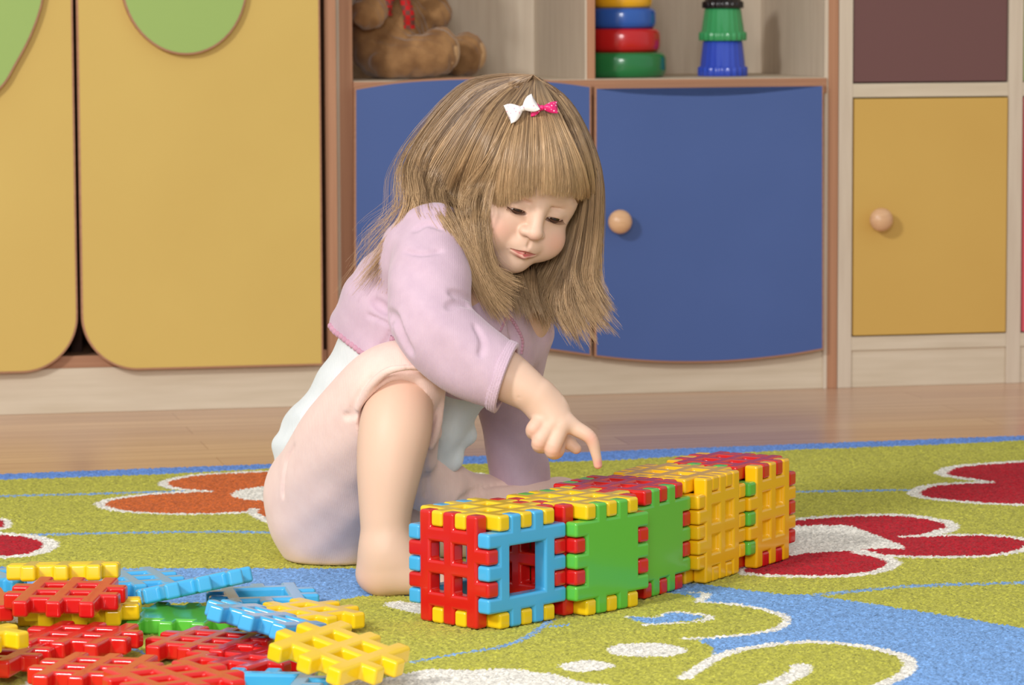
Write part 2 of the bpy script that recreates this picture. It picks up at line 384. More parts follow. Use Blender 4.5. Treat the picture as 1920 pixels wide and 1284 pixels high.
    # orange flower behind the girl
    fill([(315, 905), (360, 893), (440, 887), (540, 884), (640, 890), (700, 902), (640, 918), (520, 925), (420, 921), (340, 915)], ORANGE, outline=O, wid=.009)
    fill([(197, 944), (230, 934), (300, 926), (400, 922), (520, 925), (560, 940), (500, 955), (400, 961), (300, 961), (225, 955)], ORANGE, outline=O, wid=.009)
    fill([(484, 957), (520, 950), (600, 945), (680, 960), (700, 985), (620, 992), (540, 985), (500, 970)], ORANGE, outline=O, wid=.009)
    fill([(400, 905), (520, 905), (540, 950), (500, 956), (420, 940)], ORANGE)
    fill([(620, 900), (760, 885), (860, 886), (912, 892), (910, 905), (820, 925), (700, 935)], ORANGE, outline=O, wid=.007)
    fill([(434, 926), (460, 916), (510, 911), (600, 914), (640, 930), (560, 942), (480, 938), (445, 933)], WHITE)
    # red petals at far left
    fill([(80, 1021), (60, 1009), (10, 1003), (-80, 1003), (-120, 1025), (-60, 1042), (20, 1041), (65, 1033)], RED, outline=O, wid=.0125)
    fill([(-90, 975), (-10, 972), (8, 983), (-10, 992), (-90, 996)], RED, outline=O, wid=.006)
    # red flower at right, two parts
    fill([(1776, 886), (1800, 876), (1860, 870), (1960, 866), (2100, 880), (2100, 906), (1900, 905), (1820, 896), (1785, 891)], RED, outline=O, wid=.011)
    fill([(1725, 923), (1750, 912), (1800, 907), (1900, 904), (2100, 895), (2150, 930), (2000, 944), (1880, 943), (1800, 938), (1740, 931)], RED, outline=O, wid=.011)
    fill([(1870, 895), (1960, 880), (2100, 880), (2100, 930), (1960, 930), (1880, 912)], RED)
    fill([(1420, 985), (1500, 975), (1560, 970), (1640, 967), (1700, 968), (1760, 978), (1773, 989), (1750, 998), (1700, 1005), (1660, 1015), (1560, 1015), (1440, 1010)], RED, outline=O, wid=.011)
    fill([(1640, 1022), (1680, 1010), (1760, 1005), (1840, 1004), (1900, 1009), (1925, 1019), (1895, 1033), (1830, 1041), (1740, 1042), (1670, 1040), (1610, 1034)], RED, outline=O, wid=.009)
    fill([(1400, 1065), (1460, 1045), (1560, 1033), (1610, 1035), (1655, 1049), (1662, 1057), (1640, 1068), (1580, 1077), (1500, 1078), (1410, 1074)], RED, outline=O, wid=.011)
    fill([(1640, 1000), (1720, 1000), (1720, 1030), (1640, 1034), (1600, 1010)], RED)
    stroke([(1692, 1006), (1730, 1003), (1772, 992)], WHITE, .006)
    stroke([(1604, 1035), (1640, 1042), (1672, 1048)], WHITE, .006)
    fill([(1420, 990), (1500, 985), (1560, 984), (1595, 986), (1640, 1002), (1697, 1027), (1640, 1028), (1560, 1034), (1500, 1037), (1400, 1040)], WHITE, n=5)
    # foreground squiggles
    for arc, wd_ in (([(1290, 1123), (1318, 1117), (1325, 1112), (1310, 1128), (1380, 1133), (1440, 1144), (1475, 1160), (1450, 1180), (1370, 1192), (1285, 1197)], .0062), ([(1285, 1270), (1340, 1234), (1400, 1215), (1510, 1203), (1610, 1210), (1690, 1228), (1706, 1250), (1680, 1272), (1600, 1300), (1500, 1330)], .0085)):
        pts_ = arc[3:] if arc[0][0] == 1290 else arc
        stroke(pts_, WHITE, wd_ * .85)
    stroke([(1298, 1111), (1324, 1113), (1312, 1127)], WHITE, .0055)
    stroke([(1180, 1156), (1230, 1158), (1262, 1147), (1320, 1153), (1330, 1159), (1300, 1165), (1210, 1171)], WHITE, .0045)
    fill([(1180, 1156), (1230, 1158), (1262, 1148), (1318, 1156), (1290, 1163), (1215, 1168)], BLUE, n=5)
    stroke([(1400, 1300), (1470, 1275), (1500, 1258), (1502, 1248)], WHITE, .011)
    fill([(1140, 1216), (1170, 1206), (1240, 1206), (1288, 1218), (1260, 1229), (1190, 1230), (1150, 1226)], WHITE)
    fill([(1047, 1248), (1080, 1239), (1110, 1238), (1154, 1246), (1120, 1257), (1080, 1259)], WHITE)
    fill([(560, 1300), (640, 1278), (720, 1270), (800, 1255), (880, 1255), (960, 1254), (1030, 1262), (1080, 1275), (1200, 1310), (900, 1400), (500, 1400)], WHITE)
    fill([(722, 1133), (740, 1127), (790, 1130), (900, 1140), (900, 1160), (790, 1150), (740, 1141)], WHITE)
    fill([(5, 1160), (20, 1151), (50, 1147), (120, 1146), (120, 1166), (20, 1166)], WHITE)
    fill([(45, 1284), (52, 1275), (80, 1272), (130, 1290), (60, 1300)], WHITE)
    stroke([(240, 1205), (252, 1217), (300, 1232)], BLUE, .004, dash=.8)
    # pattern beyond the picture: a few flowers so the rug goes on
    Z = rng.random(X.shape) ** 1.3 * .0026
    ed = np.minimum(np.minimum(X - X.min(), X.max() - X), -Y); Z -= .004 * np.exp(-np.clip(ed, 0, 1) / .003)
    C *= (rng.normal(1, .19, X.shape).clip(.55, 1.4))[..., None].astype(np.float32)
    verts = np.stack([X * ca - Y * sa + mid_[0], X * sa + Y * ca + mid_[1], Z - .0015], -1).reshape(-1, 3)
    i = np.arange(n_ - 1)[:, None] * m_ + np.arange(m_ - 1)[None]; i = i.ravel()
    quads = np.stack([i, i + 1, i + m_ + 1, i + m_], -1)
    # skirt down to the floor
    per = np.concatenate([np.arange(m_), np.arange(1, n_) * m_ + m_ - 1, (n_ - 1) * m_ + np.arange(m_ - 2, -1, -1), np.arange(n_ - 2, 0, -1) * m_])
    sk = verts[per].copy(); sk[:, 2] = ZF + .0003; base = len(verts); k = np.arange(len(per)); k2 = (k + 1) % len(per)
    quads = np.concatenate([quads, np.stack([per[k2], per[k], base + k, base + k2], -1)])
    verts = np.concatenate([verts, sk]); colr = np.concatenate([C.reshape(-1, 3), C.reshape(-1, 3)[per]])
    m = new_mat('rug_pile', (180, 180, 60), .95, .05, sheen=.05); N, Lk, b = nodes(m)
    at = N.new('ShaderNodeAttribute'); at.attribute_name = 'pile'; Lk.new(at.outputs['Color'], b.inputs['Base Color'])
    bump(m, noise(m, 900, 2), .5, .0012)
    o = mesh_obj('rug', verts, quads, m, smooth=False)
    a = o.data.color_attributes.new('pile', 'FLOAT_COLOR', 'POINT')
    a.data.foreach_set('color', np.concatenate([colr, np.ones((len(colr), 1), np.float32)], 1).ravel())
    tag(o, 'lime green short-pile rug with blue swaths, white scrolls and red and orange flowers', 'rug')
build_rug()
# ---------------------------------------------------------------- building panels
SB = .12; AU = SB / 7; gp = .00035
def panel_mesh(kind):
    """7 x 7 unit panel in x,z; three teeth above and below, two on each side; thickness AU along +y"""
    key = 'panel_' + kind
    if key in bpy.data.meshes: return bpy.data.meshes[key]
    fill = np.zeros((7, 7), bool); fill[1:6, 1:6] = True
    for c in (1, 3, 5): fill[c, 0] = fill[c, 6] = True
    for c in (2, 4): fill[0, c] = fill[6, c] = True
    holes = {'grid': [(2, 2), (2, 4), (4, 2), (4, 4)], 'window': [(a, b) for a in (2, 3, 4) for b in (2, 3, 4)], 'solid': [], 'dent': [(2, 2), (2, 4), (4, 2), (4, 4)]}[kind]
    sub = []                                   # grid lines: every unit line doubled so teeth and holes can shrink a little
    lines = [k * AU for k in range(8)]
    def inset(i, j):
        return (i, j) in holes
    bm = bmesh.new(); V = {}
    g_ = gp
    def pos(i, j):
        # shift an outline corner inwards, away from its empty neighbours
        dx = dz = 0
        cells = {(a, b): (0 <= i + a < 7 and 0 <= j + b < 7 and fill[i + a, j + b] and not ((i + a, j + b) in holes)) for a in (-1, 0) for b in (-1, 0)}
        h = any((i + a, j + b) in holes for a in (-1, 0) for b in (-1, 0))
        amt = g_ if not h else .0012 if kind != 'window' else .0006
        l = cells[(-1, -1)] + cells[(-1, 0)]; r = cells[(0, -1)] + cells[(0, 0)]
        d_ = cells[(-1, -1)] + cells[(0, -1)]; u = cells[(-1, 0)] + cells[(0, 0)]
        if l > r: dx = -amt
        if r > l: dx = amt
        if d_ > u: dz = -amt
        if u > d_: dz = amt
        return lines[i] + dx, lines[j] + dz
    dent = AU * .36
    def vert(i, j, y):
        k = (i, j, y)
        if k not in V: x, z = pos(i, j); V[k] = bm.verts.new((x, y, z))
        return V[k]
    T = AU
    solid = lambda i, j: 0 <= i < 7 and 0 <= j < 7 and fill[i, j] and (i, j) not in holes
    for i in range(7):
        for j in range(7):
            q = [(i, j), (i + 1, j), (i + 1, j + 1), (i, j + 1)]
            if solid(i, j):
                bm.faces.new([vert(a, b, 0) for a, b in q]); bm.faces.new([vert(a, b, T) for a, b in q[::-1]])
                for (di, dj), (p0, p1) in (((0, -1), (0, 1)), ((1, 0), (1, 2)), ((0, 1), (2, 3)), ((-1, 0), (3, 0))):
                    if not solid(i + di, j + dj):
                        a, b = q[p0], q[p1]
                        if kind == 'dent' and (i + di, j + dj) in holes:
                            bm.faces.new([vert(*a, 0), vert(*a, dent), vert(*b, dent), vert(*b, 0)]); bm.faces.new([vert(*a, T - dent), vert(*a, T), vert(*b, T), vert(*b, T - dent)])
                        else:
                            bm.faces.new([vert(*a, 0), vert(*a, T), vert(*b, T), vert(*b, 0)])
            elif kind == 'dent' and (i, j) in holes:
                bm.faces.new([vert(a, b, dent) for a, b in q]); bm.faces.new([vert(a, b, T - dent) for a, b in q[::-1]])
    bmesh.ops.recalc_face_normals(bm, faces=bm.faces)
    sharp = [e for e in bm.edges if len(e.link_faces) == 2 and e.calc_face_angle() > .5]
    bmesh.ops.bevel(bm, geom=sharp, offset=.0034, segments=4, profile=.5, affect='EDGES', clamp_overlap=True)
    for f in bm.faces: f.smooth = True
    me = bpy.data.meshes.new(key); bm.to_mesh(me); bm.free()
    return me
def panel(name, kind, mat, parent=None):
    me = panel_mesh(kind).copy(); me.name = name; me.materials.append(M[mat])
    o = link(bpy.data.objects.new(name, me), parent)
    w_ = o.modifiers.new('weighted', 'WEIGHTED_NORMAL'); w_.keep_sharp = False
    return o
def rot_axes(xa, ya, za, org):
    return Matrix(((xa[0], ya[0], za[0], org[0]), (xa[1], ya[1], za[1], org[1]), (xa[2], ya[2], za[2], org[2]), (0, 0, 0, 1)))
S_ = SB
# a cube in its own frame: x runs leftwards along the front, y back along the row, z up; panels point outward along their -y
def cube(name, label, corner, alpha, faces, flip=False):
    root = empty(name, (corner[0], corner[1], .0004), 0); tag(root, label, 'block cube', 'cubes of the block row')
    a = math.radians(alpha); d = (math.sin(a), math.cos(a), 0); l = (-math.cos(a), math.sin(a), 0)
    root.rotation_euler = (0, 0, math.atan2(l[1], l[0]))
    # local frame after rotation: +x = l, and +y = (-l.y, l.x) = -d  -> the cube extends to -y
    def put(side, xa, ya, za, org):
        kind, mat = faces[side]
        o = panel('block_panel', kind, mat, root); o.matrix_local = rot_axes(xa, ya, za, org)
        o['label'] = {'red': 'red', 'yellow': 'yellow', 'amber': 'amber yellow', 'blue': 'sky blue', 'green': 'green'}[mat] + ' ' + {'grid': 'four-hole', 'dent': 'four-dimple', 'window': 'window', 'solid': 'solid'}[kind] + ' panel on the ' + side + ' side'
    X, Y, Z = (1, 0, 0), (0, 1, 0), (0, 0, 1); nX, nY, nZ = (-1, 0, 0), (0, -1, 0), (0, 0, -1)
    s = S_
    if not flip:   # front/back: three teeth up and down; sides: three teeth forward and back; top: three teeth sideways
        put('front', nX, nY, Z, (s, 0, 0)); put('back', X, Y, Z, (0, -s, 0))
        put('right', Z, X, nY, (0, 0, 0)); put('left', Z, nX, Y, (s, -s, 0))
        put('top', Y, nZ, X, (0, -s, s)); put('bottom', nY, Z, X, (0, 0, 0))
    else:
        put('front', Z, nY, X, (0, 0, 0)); put('back', Z, Y, nX, (s, -s, 0))
        put('right', nY, X, Z, (0, 0, 0)); put('left', Y, nX, Z, (s, -s, 0))
        put('top', X, nZ, Y, (0, -s, s)); put('bottom', X, Z, nY, (0, 0, 0))
    return root
cdef = [((916, 1186), 44, dict(front=('grid', 'red'), back=('grid', 'red'), right=('window', 'blue'), left=('window', 'blue'), top=('grid', 'yellow'), bottom=('grid', 'yellow')), False, 'nearest block cube of row, with blue window panel and red front'),
        ((1080.5, 1160.5), 43, dict(front=('grid', 'red'), back=('grid', 'red'), right=('solid', 'green'), left=('solid', 'green'), top=('grid', 'yellow'), bottom=('grid', 'yellow')), False, 'second block cube, green solid side and yellow top, behind blue window cube'),
        ((1195, 1129), 32.5, dict(front=('grid', 'yellow'), back=('dent', 'red'), right=('solid', 'green'), left=('solid', 'green'), top=('dent', 'red'), bottom=('dent', 'red')), False, 'middle block cube of row, green solid side under red top'),
        ((1311, 1100), 30, dict(front=('dent', 'amber'), back=('dent', 'amber'), right=('dent', 'amber'), left=('dent', 'amber'), top=('dent', 'amber'), bottom=('dent', 'amber')), True, 'all-yellow block cube between middle green cube and last cube'),
        ((1404, 1072.5), 31, dict(front=('solid', 'green'), back=('dent', 'red'), right=('dent', 'amber'), left=('dent', 'amber'), top=('dent', 'red'), bottom=('dent', 'red')), True, 'farthest block cube of row, yellow side with red top')]
prev = None
for (px, py), al, fc, fp, lab in cdef:
    g0 = G(px, py)[:2]; a = math.radians(al); d = np.array([math.sin(a), math.cos(a)]); l = np.array([-math.cos(a), math.sin(a)])
    if prev is not None:
        pg, pd, pl, pa = prev; r = g0 - pg; need = SB * 1.004 + SB * max(0, math.sin(pa - a)) * 0
        r = pd * max(r.dot(pd), need) + pl * r.dot(pl); g0 = pg + r
    cube('block_cube', lab, g0, al, fc, fp); prev = (g0, d, l, a)

# loose panels: centre pixel, height of centre, yaw of the panel, tilt about its own x and z axis
def loose(px, py, z, yaw, mat, kind, label, tx=0, ty=0):
    o = panel('waffle_block', kind, mat); c = G(px, py, z)
    R_ = Matrix.Rotation(math.radians(yaw), 4, 'Z') @ Matrix.Rotation(math.radians(tx), 4, 'X') @ Matrix.Rotation(math.radians(ty), 4, 'Y') @ Matrix.Rotation(math.radians(90), 4, 'X')
    o.matrix_world = Matrix.Translation(c) @ R_ @ Matrix.Translation((-SB / 2, -AU / 2, -SB / 2))
    return tag(o, label, 'toy block', 'loose flat blocks scattered on the rug')
h0 = AU / 2
loose(120, 1070, .048, 4, 'yellow', 'grid', 'yellow flat block at back of the heap, above the blue rug stripe', tx=-7)
loose(124, 1119, .046, -6, 'red', 'grid', 'red grid flat block lying on the stacked yellow ones', tx=3)
loose(156, 1141, .027, 3, 'yellow', 'grid', 'upper yellow flat block tucked under the red grid one', tx=0)
loose(144, 1152, h0, 1, 'yellow', 'grid', 'lower yellow flat block with long front edge between two red ones')
loose(-62, 1135, .03, 14, 'red', 'grid', 'red flat block cut off by left picture edge')
loose(-60, 1092, .025, 30, 'blue', 'window', 'blue flat block at left edge behind the red ones')
loose(240, 1094, h0, 20, 'blue', 'grid', 'blue grid flat block behind the long tilted blue one')
loose(-84, 1197, .045, 50, 'yellow', 'grid', 'yellow flat block at left edge lying on a red one')
loose(-20, 1232, .018, -12, 'red', 'grid', 'red flat block beneath the yellow one at left edge')
loose(148, 1200, .022, -14, 'red', 'grid', 'red grid flat block just in front of the yellow stack')
loose(180, 1262, .028, -12, 'red', 'grid', 'front red flat block at lower left of heap')
loose(326, 1280, .046, 32, 'red', 'grid', 'red flat block in lower foreground turned diagonally')
loose(392, 1210, .012, -20, 'red', 'grid', 'red flat block in front of the green one')
loose(466, 1240, .0095, -32, 'red', 'grid', 'red flat block half under the nearest yellow one')
loose(338, 1162, h0, -10, 'green', 'solid', 'solid green flat block with a blue one resting on it')
loose(364, 1098, .034, 16, 'blue', 'grid', 'long tilted blue flat block leaning on a blue window one', tx=-11, ty=-9)
loose(492, 1124, h0, 10, 'blue', 'window', 'blue window flat block lying on the blue rug stripe')
loose(562, 1156, .014, 38, 'yellow', 'grid', 'yellow flat block nearest the bare foot')
loose(502, 1166, .034, -18, 'blue', 'grid', 'blue flat block sloping down to the right over green one', tx=-9, ty=12)
loose(636, 1224, .038, -32, 'yellow', 'grid', 'nearest yellow flat block, beside the white rug patch', tx=2, ty=13)
loose(495, 1290, h0, -6, 'blue', 'window', 'blue flat block cut off by lower picture edge')
# ---------------------------------------------------------------- the girl
import openvdb as vdb
from mathutils.bvhtree import BVHTree
class Field:
    """signed distance field sampled on a grid and turned into one skin"""
    def __init__(s, lo, hi, vox):
        s.lo = np.array(lo, float); s.v = vox; s.n = np.ceil((np.array(hi) - s.lo) / vox).astype(int) + 1
        s.f = np.full(s.n, .04, np.float32)
    def sub(s, lo, hi):
        a = np.clip(np.floor((np.array(lo) - s.lo) / s.v).astype(int), 0, s.n); b = np.clip(np.ceil((np.array(hi) - s.lo) / s.v).astype(int) + 1, 0, s.n)
        sl = tuple(slice(i, j) for i, j in zip(a, b))
        ax = [(s.lo[k] + np.arange(a[k], b[k]) * s.v).astype(np.float32) for k in range(3)]
        return sl, np.meshgrid(*ax, indexing='ij', sparse=True)
    def smin(s, sl, d, k):
        a = s.f[sl]; h = np.clip(.5 + .5 * (a - d) / k, 0, 1); s.f[sl] = a * (1 - h) + d * h - k * h * (1 - h)
    def smax(s, sl, d, k):
        a = s.f[sl]; h = np.clip(.5 - .5 * (a - d) / k, 0, 1); s.f[sl] = a * (1 - h) + d * h + k * h * (1 - h)
    def cone(s, a, b, ra, rb, k=.01, cut=False):
        a = np.array(a, float); b = np.array(b, float); r = max(ra, rb) + k + 4 * s.v + .004
        sl, (x, y, z) = s.sub(np.minimum(a, b) - r, np.maximum(a, b) + r)
        ba = b - a; t = np.clip(((x - a[0]) * ba[0] + (y - a[1]) * ba[1] + (z - a[2]) * ba[2]) / (ba.dot(ba) + 1e-12), 0, 1)
        d = np.sqrt((x - a[0] - t * ba[0]) ** 2 + (y - a[1] - t * ba[1]) ** 2 + (z - a[2] - t * ba[2]) ** 2) - (ra + (rb - ra) * t)
        if cut: s.smax(sl, -d, k)
        else: s.smin(sl, d, k)
        return s
    def chain(s, pts, k=.01):
        for (a, ra), (b, rb) in zip(pts, pts[1:]): s.cone(a, b, ra, rb, k)
        return s
    def tube(s, pts, k=.01, n=16):             # smooth tapering limb through the given joints
        c = catmull([list(p) + [r_] for p, r_ in pts], n, False); d = s.blank()
        for a, b in zip(c, c[1:]): d.cone(a[:3], b[:3], a[3], b[3], 1e-5)
        s.merge(d, k); return s
    def ell(s, c, r, B=None, k=.01, cut=False):
        c = np.array(c, float); r = np.array(r, float); B = np.eye(3) if B is None else np.array(B)      # rows of B: local axes in world
        R_ = max(r) + k + 4 * s.v + .004; sl, (x, y, z) = s.sub(c - R_, c + R_)
        q = [(x - c[0]) * B[i][0] + (y - c[1]) * B[i][1] + (z - c[2]) * B[i][2] for i in range(3)]
        k0 = np.sqrt(sum((q[i] / r[i]) ** 2 for i in range(3))); k1 = np.sqrt(sum((q[i] / r[i] ** 2) ** 2 for i in range(3))) + 1e-9
        d = k0 * (k0 - 1) / k1
        if cut: s.smax(sl, -d, k)
        else: s.smin(sl, d, k)
        return s
    def blank(s):
        g = Field(s.lo, s.lo, s.v); g.n = s.n; g.f = np.full(s.n, .04, np.float32); return g
    def crease(s, pix, r, k=.006, sink=0.0):  # furrow pressed into the skin along a line seen from the camera
        v, q = s.mesh(); bv = BVHTree.FromPolygons(v.tolist(), q.tolist())
        for line in pix:
            p = [hit(bv, *a, -sink) for a in catmull(line, 6, False)]; p = [a for a in p if a is not None]
            for i, (a, b) in enumerate(zip(p, p[1:])):
                if np.linalg.norm(a - b) < .03:
                    t0, t1 = [math.sin(math.pi * (j + .5) / (len(p) + 1)) ** .5 for j in (i, i + 1)]; s.cone(a, b, r * t0, r * t1, k, True)
        return s
    def merge(s, g, k):
        s.smin((slice(None),) * 3, g.f, k)
    def plane(s, p, n, k=.003):            # remove everything on the side n points to
        sl, (x, y, z) = s.sub(s.lo, s.lo + s.n * s.v); n = np.array(n) / np.linalg.norm(n)
        s.smax(sl, (x - p[0]) * n[0] + (y - p[1]) * n[1] + (z - p[2]) * n[2], k); return s
    def warp(s, fn):
        sl, (x, y, z) = s.sub(s.lo, s.lo + s.n * s.v); s.f += fn(x, y, z).astype(np.float32); return s
    def mesh(s):
        g = vdb.FloatGrid(.04); g.copyFromArray(s.f); v, t, q = g.convertToPolygons(isovalue=0, adaptivity=0)
        v = v * s.v + s.lo
        if len(t): q = np.concatenate([q, np.stack([t[:, 0], t[:, 1], t[:, 2], t[:, 2]], -1)])
        p = v[q]; vol = np.einsum('ij,ij->i', p[:, 0] - v.mean(0), np.cross(p[:, 2] - p[:, 0], p[:, 3] - p[:, 1])).sum()
        if vol < 0: q = q[:, ::-1]
        return v, q
def hit(bv, px, py, lift=0.0):
    d = Vector(ray(px, py)).normalized(); h = bv.ray_cast(Vector(CAM), d)
    return None if h[0] is None else np.array(h[0] - d * lift)
def wave(x, y, z, d, f, ph=0): return np.sin((x * d[0] + y * d[1] + z * d[2]) * f + ph)

girl = empty('girl', tuple(G(640, 1040)), 0)
tag(girl, 'small fair-haired girl in lilac bolero and pink trousers pointing at the blocks', 'person')
GO = np.array(girl.location)
def gobj(name, v, q, mat, label=None, smooth=True, parent=None):
    o = mesh_obj(name, np.asarray(v, float) - GO, np.asarray(q), mat, parent or girl, smooth)
    if label: o['label'] = label
    return o
def cone_line(*p): return [(P(a, b, c), r) for a, b, c, r in p]

# ---- head frame: a = towards her left (picture right), f = out of the face, u = up
def head_axes(yaw, pitch, roll):
    y, p, r = map(math.radians, (yaw, pitch, roll))
    Rz = np.array([[math.cos(y), -math.sin(y), 0], [math.sin(y), math.cos(y), 0], [0, 0, 1]])
    Rx = np.array([[1, 0, 0], [0, math.cos(p), -math.sin(p)], [0, math.sin(p), math.cos(p)]])
    Ry = np.array([[math.cos(r), 0, math.sin(r)], [0, 1, 0], [-math.sin(r), 0, math.cos(r)]])
    A = Ry @ Rz @ Rx; Wd = np.stack([_R, -_F, _U], 1)
    return (Wd @ A).T                       # rows: a, f, u in world
HB = head_axes(-27, -18, 12.5)
HE = P(1008, 393, 3.875)
mm = .001
def hp(x, y, z): return HE + (HB[0] * x + HB[1] * y + HB[2] * z) * mm
CR_C, CR_R = hp(0, -70, 26), np.array([65, 79, 74]) * mm
def build_skin():
    parts = []
    F1 = Field(HE - .20, HE + .16, .0009)
    e = lambda c, r, k=8, cut=False: F1.ell(hp(*c), np.array(r) * mm, HB, k * mm, cut)
    c_ = lambda a, b, ra, rb, k=6, cut=False: F1.cone(hp(*a), hp(*b), ra * mm, rb * mm, k * mm, cut)
    e((0, -70, 26), (65, 79, 74)); e((0, -44, -16), (55, 45, 54), 14); e((0, -36, -49), (44, 38, 28), 14)
    for s in (-1, 1):
        e((s * 31, -19, -36), (24, 23, 24), 14); e((s * 25, 15, 1), (15, 12, 8.5), 9, True)
        e((s * 24, -10.5, -2), (13.5, 12.6, 11.5), 4)
        e((s * 24, 1.4, 7.2), (12, 3.5, .8), 4, True)                    # crease over the lid
        e((s * 24, 2.0, -7.4), (12.5, 6, 3.0), 1.2, True)                 # lid opening, eyes cast down
        e((s * 24, -6, 15), (13, 6, 4), 8); e((s * 39, -28, 8), (17, 21, 26), 12)
        e((s * 58, -70, -12), (5, 11, 17), 4); e((s * 63, -66, -10), (3, 6, 10), 3, True)
    e((-1, -12, -68), (18, 15, 14), 14)
    c_((0, 2.5, 3), (0, 12.5, -21), 6.8, 8, 9); e((0, 14.0, -24.5), (8.5, 7.6, 6.8), 5)
    for s in (-1, 1):
        e((s * 9.8, 7.2, -25.5), (5.8, 6.8, 5.2), 4.5); e((s * 5.2, 10.8, -31.2), (2.6, 3.2, 1.3), 1.5, True)
    e((0, 2, -43), (18, 9, 12), 8)                                         # muzzle
    e((0, 12.4, -39), (2.2, 3, 5), 3, True)
    for s in (-1, 1):
        c_((s * 1.8, 9.0, -46.3), (s * 18.5, .5, -49.4), 2.7, 1.2, 3)      # upper lip
        c_((0, 7.6, -54.6), (s * 13, 2.2, -52.0), 3.6, 1.6, 4)          # lower lip
        c_((0, 11.5, -50.6), (s * 15.5, 4.0, -50.3), 2.9 , .9, 1.2, True)
    e((0, 9.5, -60.5), (11, 4, 3), 4, True)
    F1.chain([(hp(0, -76, -40), .031), (hp(0, -92, -95), .032), (P(880, 520, 3.955), .036)], .02)
    v, q = F1.mesh()
    L = (v - HE) @ HB.T / mm
    base = np.array(lin((224, 189, 166))[:3]); c = np.tile(base, (len(v), 1))
    def g(cx, cy, cz, r): return np.exp(-(((L[:, 0] - cx) / r[0]) ** 2 + ((L[:, 1] - cy) / r[1]) ** 2 + ((L[:, 2] - cz) / r[2]) ** 2))
    def mix(w_, col_):
        nonlocal c
        w_ = np.clip(w_, 0, 1)[:, None]; c = c * (1 - w_) + np.array(lin(col_)[:3]) * w_
    for s in (-1, 1): mix(.45 * g(s * 36, -4, -32, (16, 20, 13)), (226, 150, 130)); mix(.3 * g(s * 25, 2, -7, (13, 12, 4)), (205, 140, 125)); mix(.28 * g(s * 24, 4, 16, (15, 14, 3.5)), (168, 132, 100))
    mix(.3 * g(0, 20, -28, (9, 9, 7)), (226, 150, 134))
    # lips: by distance from the lip cores
    def seg(a, b, r0, r1):
        a = np.array(a, float); b = np.array(b, float); ba = b - a; t = np.clip(((L - a) @ ba) / ba.dot(ba), 0, 1)
        return np.linalg.norm(L - a - t[:, None] * ba, axis=1) - (r0 + (r1 - r0) * t)
    d = np.minimum.reduce([seg((s * 1.8, 9.0, -47.4), (s * 18, .7, -50.0), 2.3, 1.0) for s in (-1, 1)] + [seg((0, 7.8, -54.4), (s * 13, 2.4, -52.2), 3.6, 1.7) for s in (-1, 1)])
    mix(1 / (1 + np.exp((d - .5) / .45)), (190, 92, 90))
    d2 = np.minimum.reduce([seg((0, 6.3, -50.5), (s * 13.0, .6, -50.3), 2.3, .9) for s in (-1, 1)]); mix((d2 < 1.0) * 1.0 * (L[:, 1] < 8.6 - np.abs(L[:, 0]) * .42), (70, 22, 22))
    parts.append((v, q, c))
    # near forearm and pointing hand
    W0 = P(1000, 738, 3.788)
    F2 = Field(P(915, 860, 3.83) - [0, .09, .02], P(1135, 660, 3.83) + [.01, .03, .01], .0008)
    F2.tube(cone_line((900, 672, 3.80, .027), (945, 702, 3.793, .0275), (975, 722, 3.789, .0245), (1003, 740, 3.786, .0205)), .012)
    F2.ell(P(1028, 768, 3.786), (.0225, .0135, .027), np.array([[.8, 0, .6], [0, 1, 0], [-.6, 0, .8]]), .012)
    for kx, ky, kY, kr in ((1019, 785, 3.777, .0088), (1035, 793, 3.774, .0092), (1052, 797, 3.774, .0094), (1067, 795, 3.779, .0088)):
        F2.cone(P(1008, 742, 3.787), P(kx, ky, kY), .0155, kr, .007)
    fing = [cone_line((1020, 782, 3.778, .0092), (1001, 804, 3.770, .0088), (1003, 813, 3.783, .0078), (1014, 812, 3.795, .0065)),
            cone_line((1036, 791, 3.775, .0094), (1011, 829, 3.767, .0086), (1019, 837, 3.782, .0076), (1031, 828, 3.796, .0066)),
            cone_line((1053, 796, 3.775, .0098), (1036, 841, 3.768, .0090), (1044, 846, 3.783, .0080), (1050, 832, 3.797, .007)),
            cone_line((1064, 793, 3.779, .0100), (1080, 803, 3.778, .0088), (1107, 821, 3.776, .0074), (1117, 850, 3.778, .0056), (1121, 871, 3.780, .0048))]
    for fch in fing:
        F2.merge(F2.blank().tube(fch, .001, 6), .0036)
    F2.ell(P(1034, 815, 3.797), (.017, .012, .015), None, .004)
    F2.merge(F2.blank().chain(cone_line((1022, 775, 3.797, .012), (1048, 812, 3.806, .0088), (1066, 829, 3.804, .0075), (1080, 841, 3.80, .006)), .003), .004)
    for a, b in (((972, 747, 3.765), (985, 752, 3.762)),): F2.cone(P(*a), P(*b), .0012, .0008, .003, True)
    v, q = F2.mesh(); c = np.tile(base, (len(v), 1))
    def spot(p, r, a, col_):
        nonlocal c
        w_ = (a * np.exp(-((v - p) ** 2).sum(1) / r ** 2))[:, None]; c = c * (1 - w_) + np.array(lin(col_)[:3]) * w_
    for k in ((1121, 871, 3.78), (1001, 806, 3.768), (1012, 833, 3.765), (1038, 846, 3.765), (1108, 822, 3.772)): spot(P(*k), .008, .5, (228, 150, 134))
    spot(P(1124, 868, 3.776), .0035, .7, (226, 150, 150))
    parts.append((v, q, c))
    # near knee, shin and foot
    F3 = Field(P(640, 1135, 3.80) - [.01, .09, .01], P(930, 640, 3.80) + [0, .08, .01], .0016)
    F3.tube(cone_line((690, 830, 3.93, .045), (725, 770, 3.875, .040), (751, 745, 3.845, .0350), (742, 800, 3.825, .0405), (731, 870, 3.812, .0368), (723, 960, 3.803, .0290), (724, 1040, 3.80, .0262)), .01)
    Hh = P(706, 1086, 3.80); fd = np.array([math.cos(-.16), math.sin(-.16), 0]); fl_ = np.array([-fd[1], fd[0], 0])
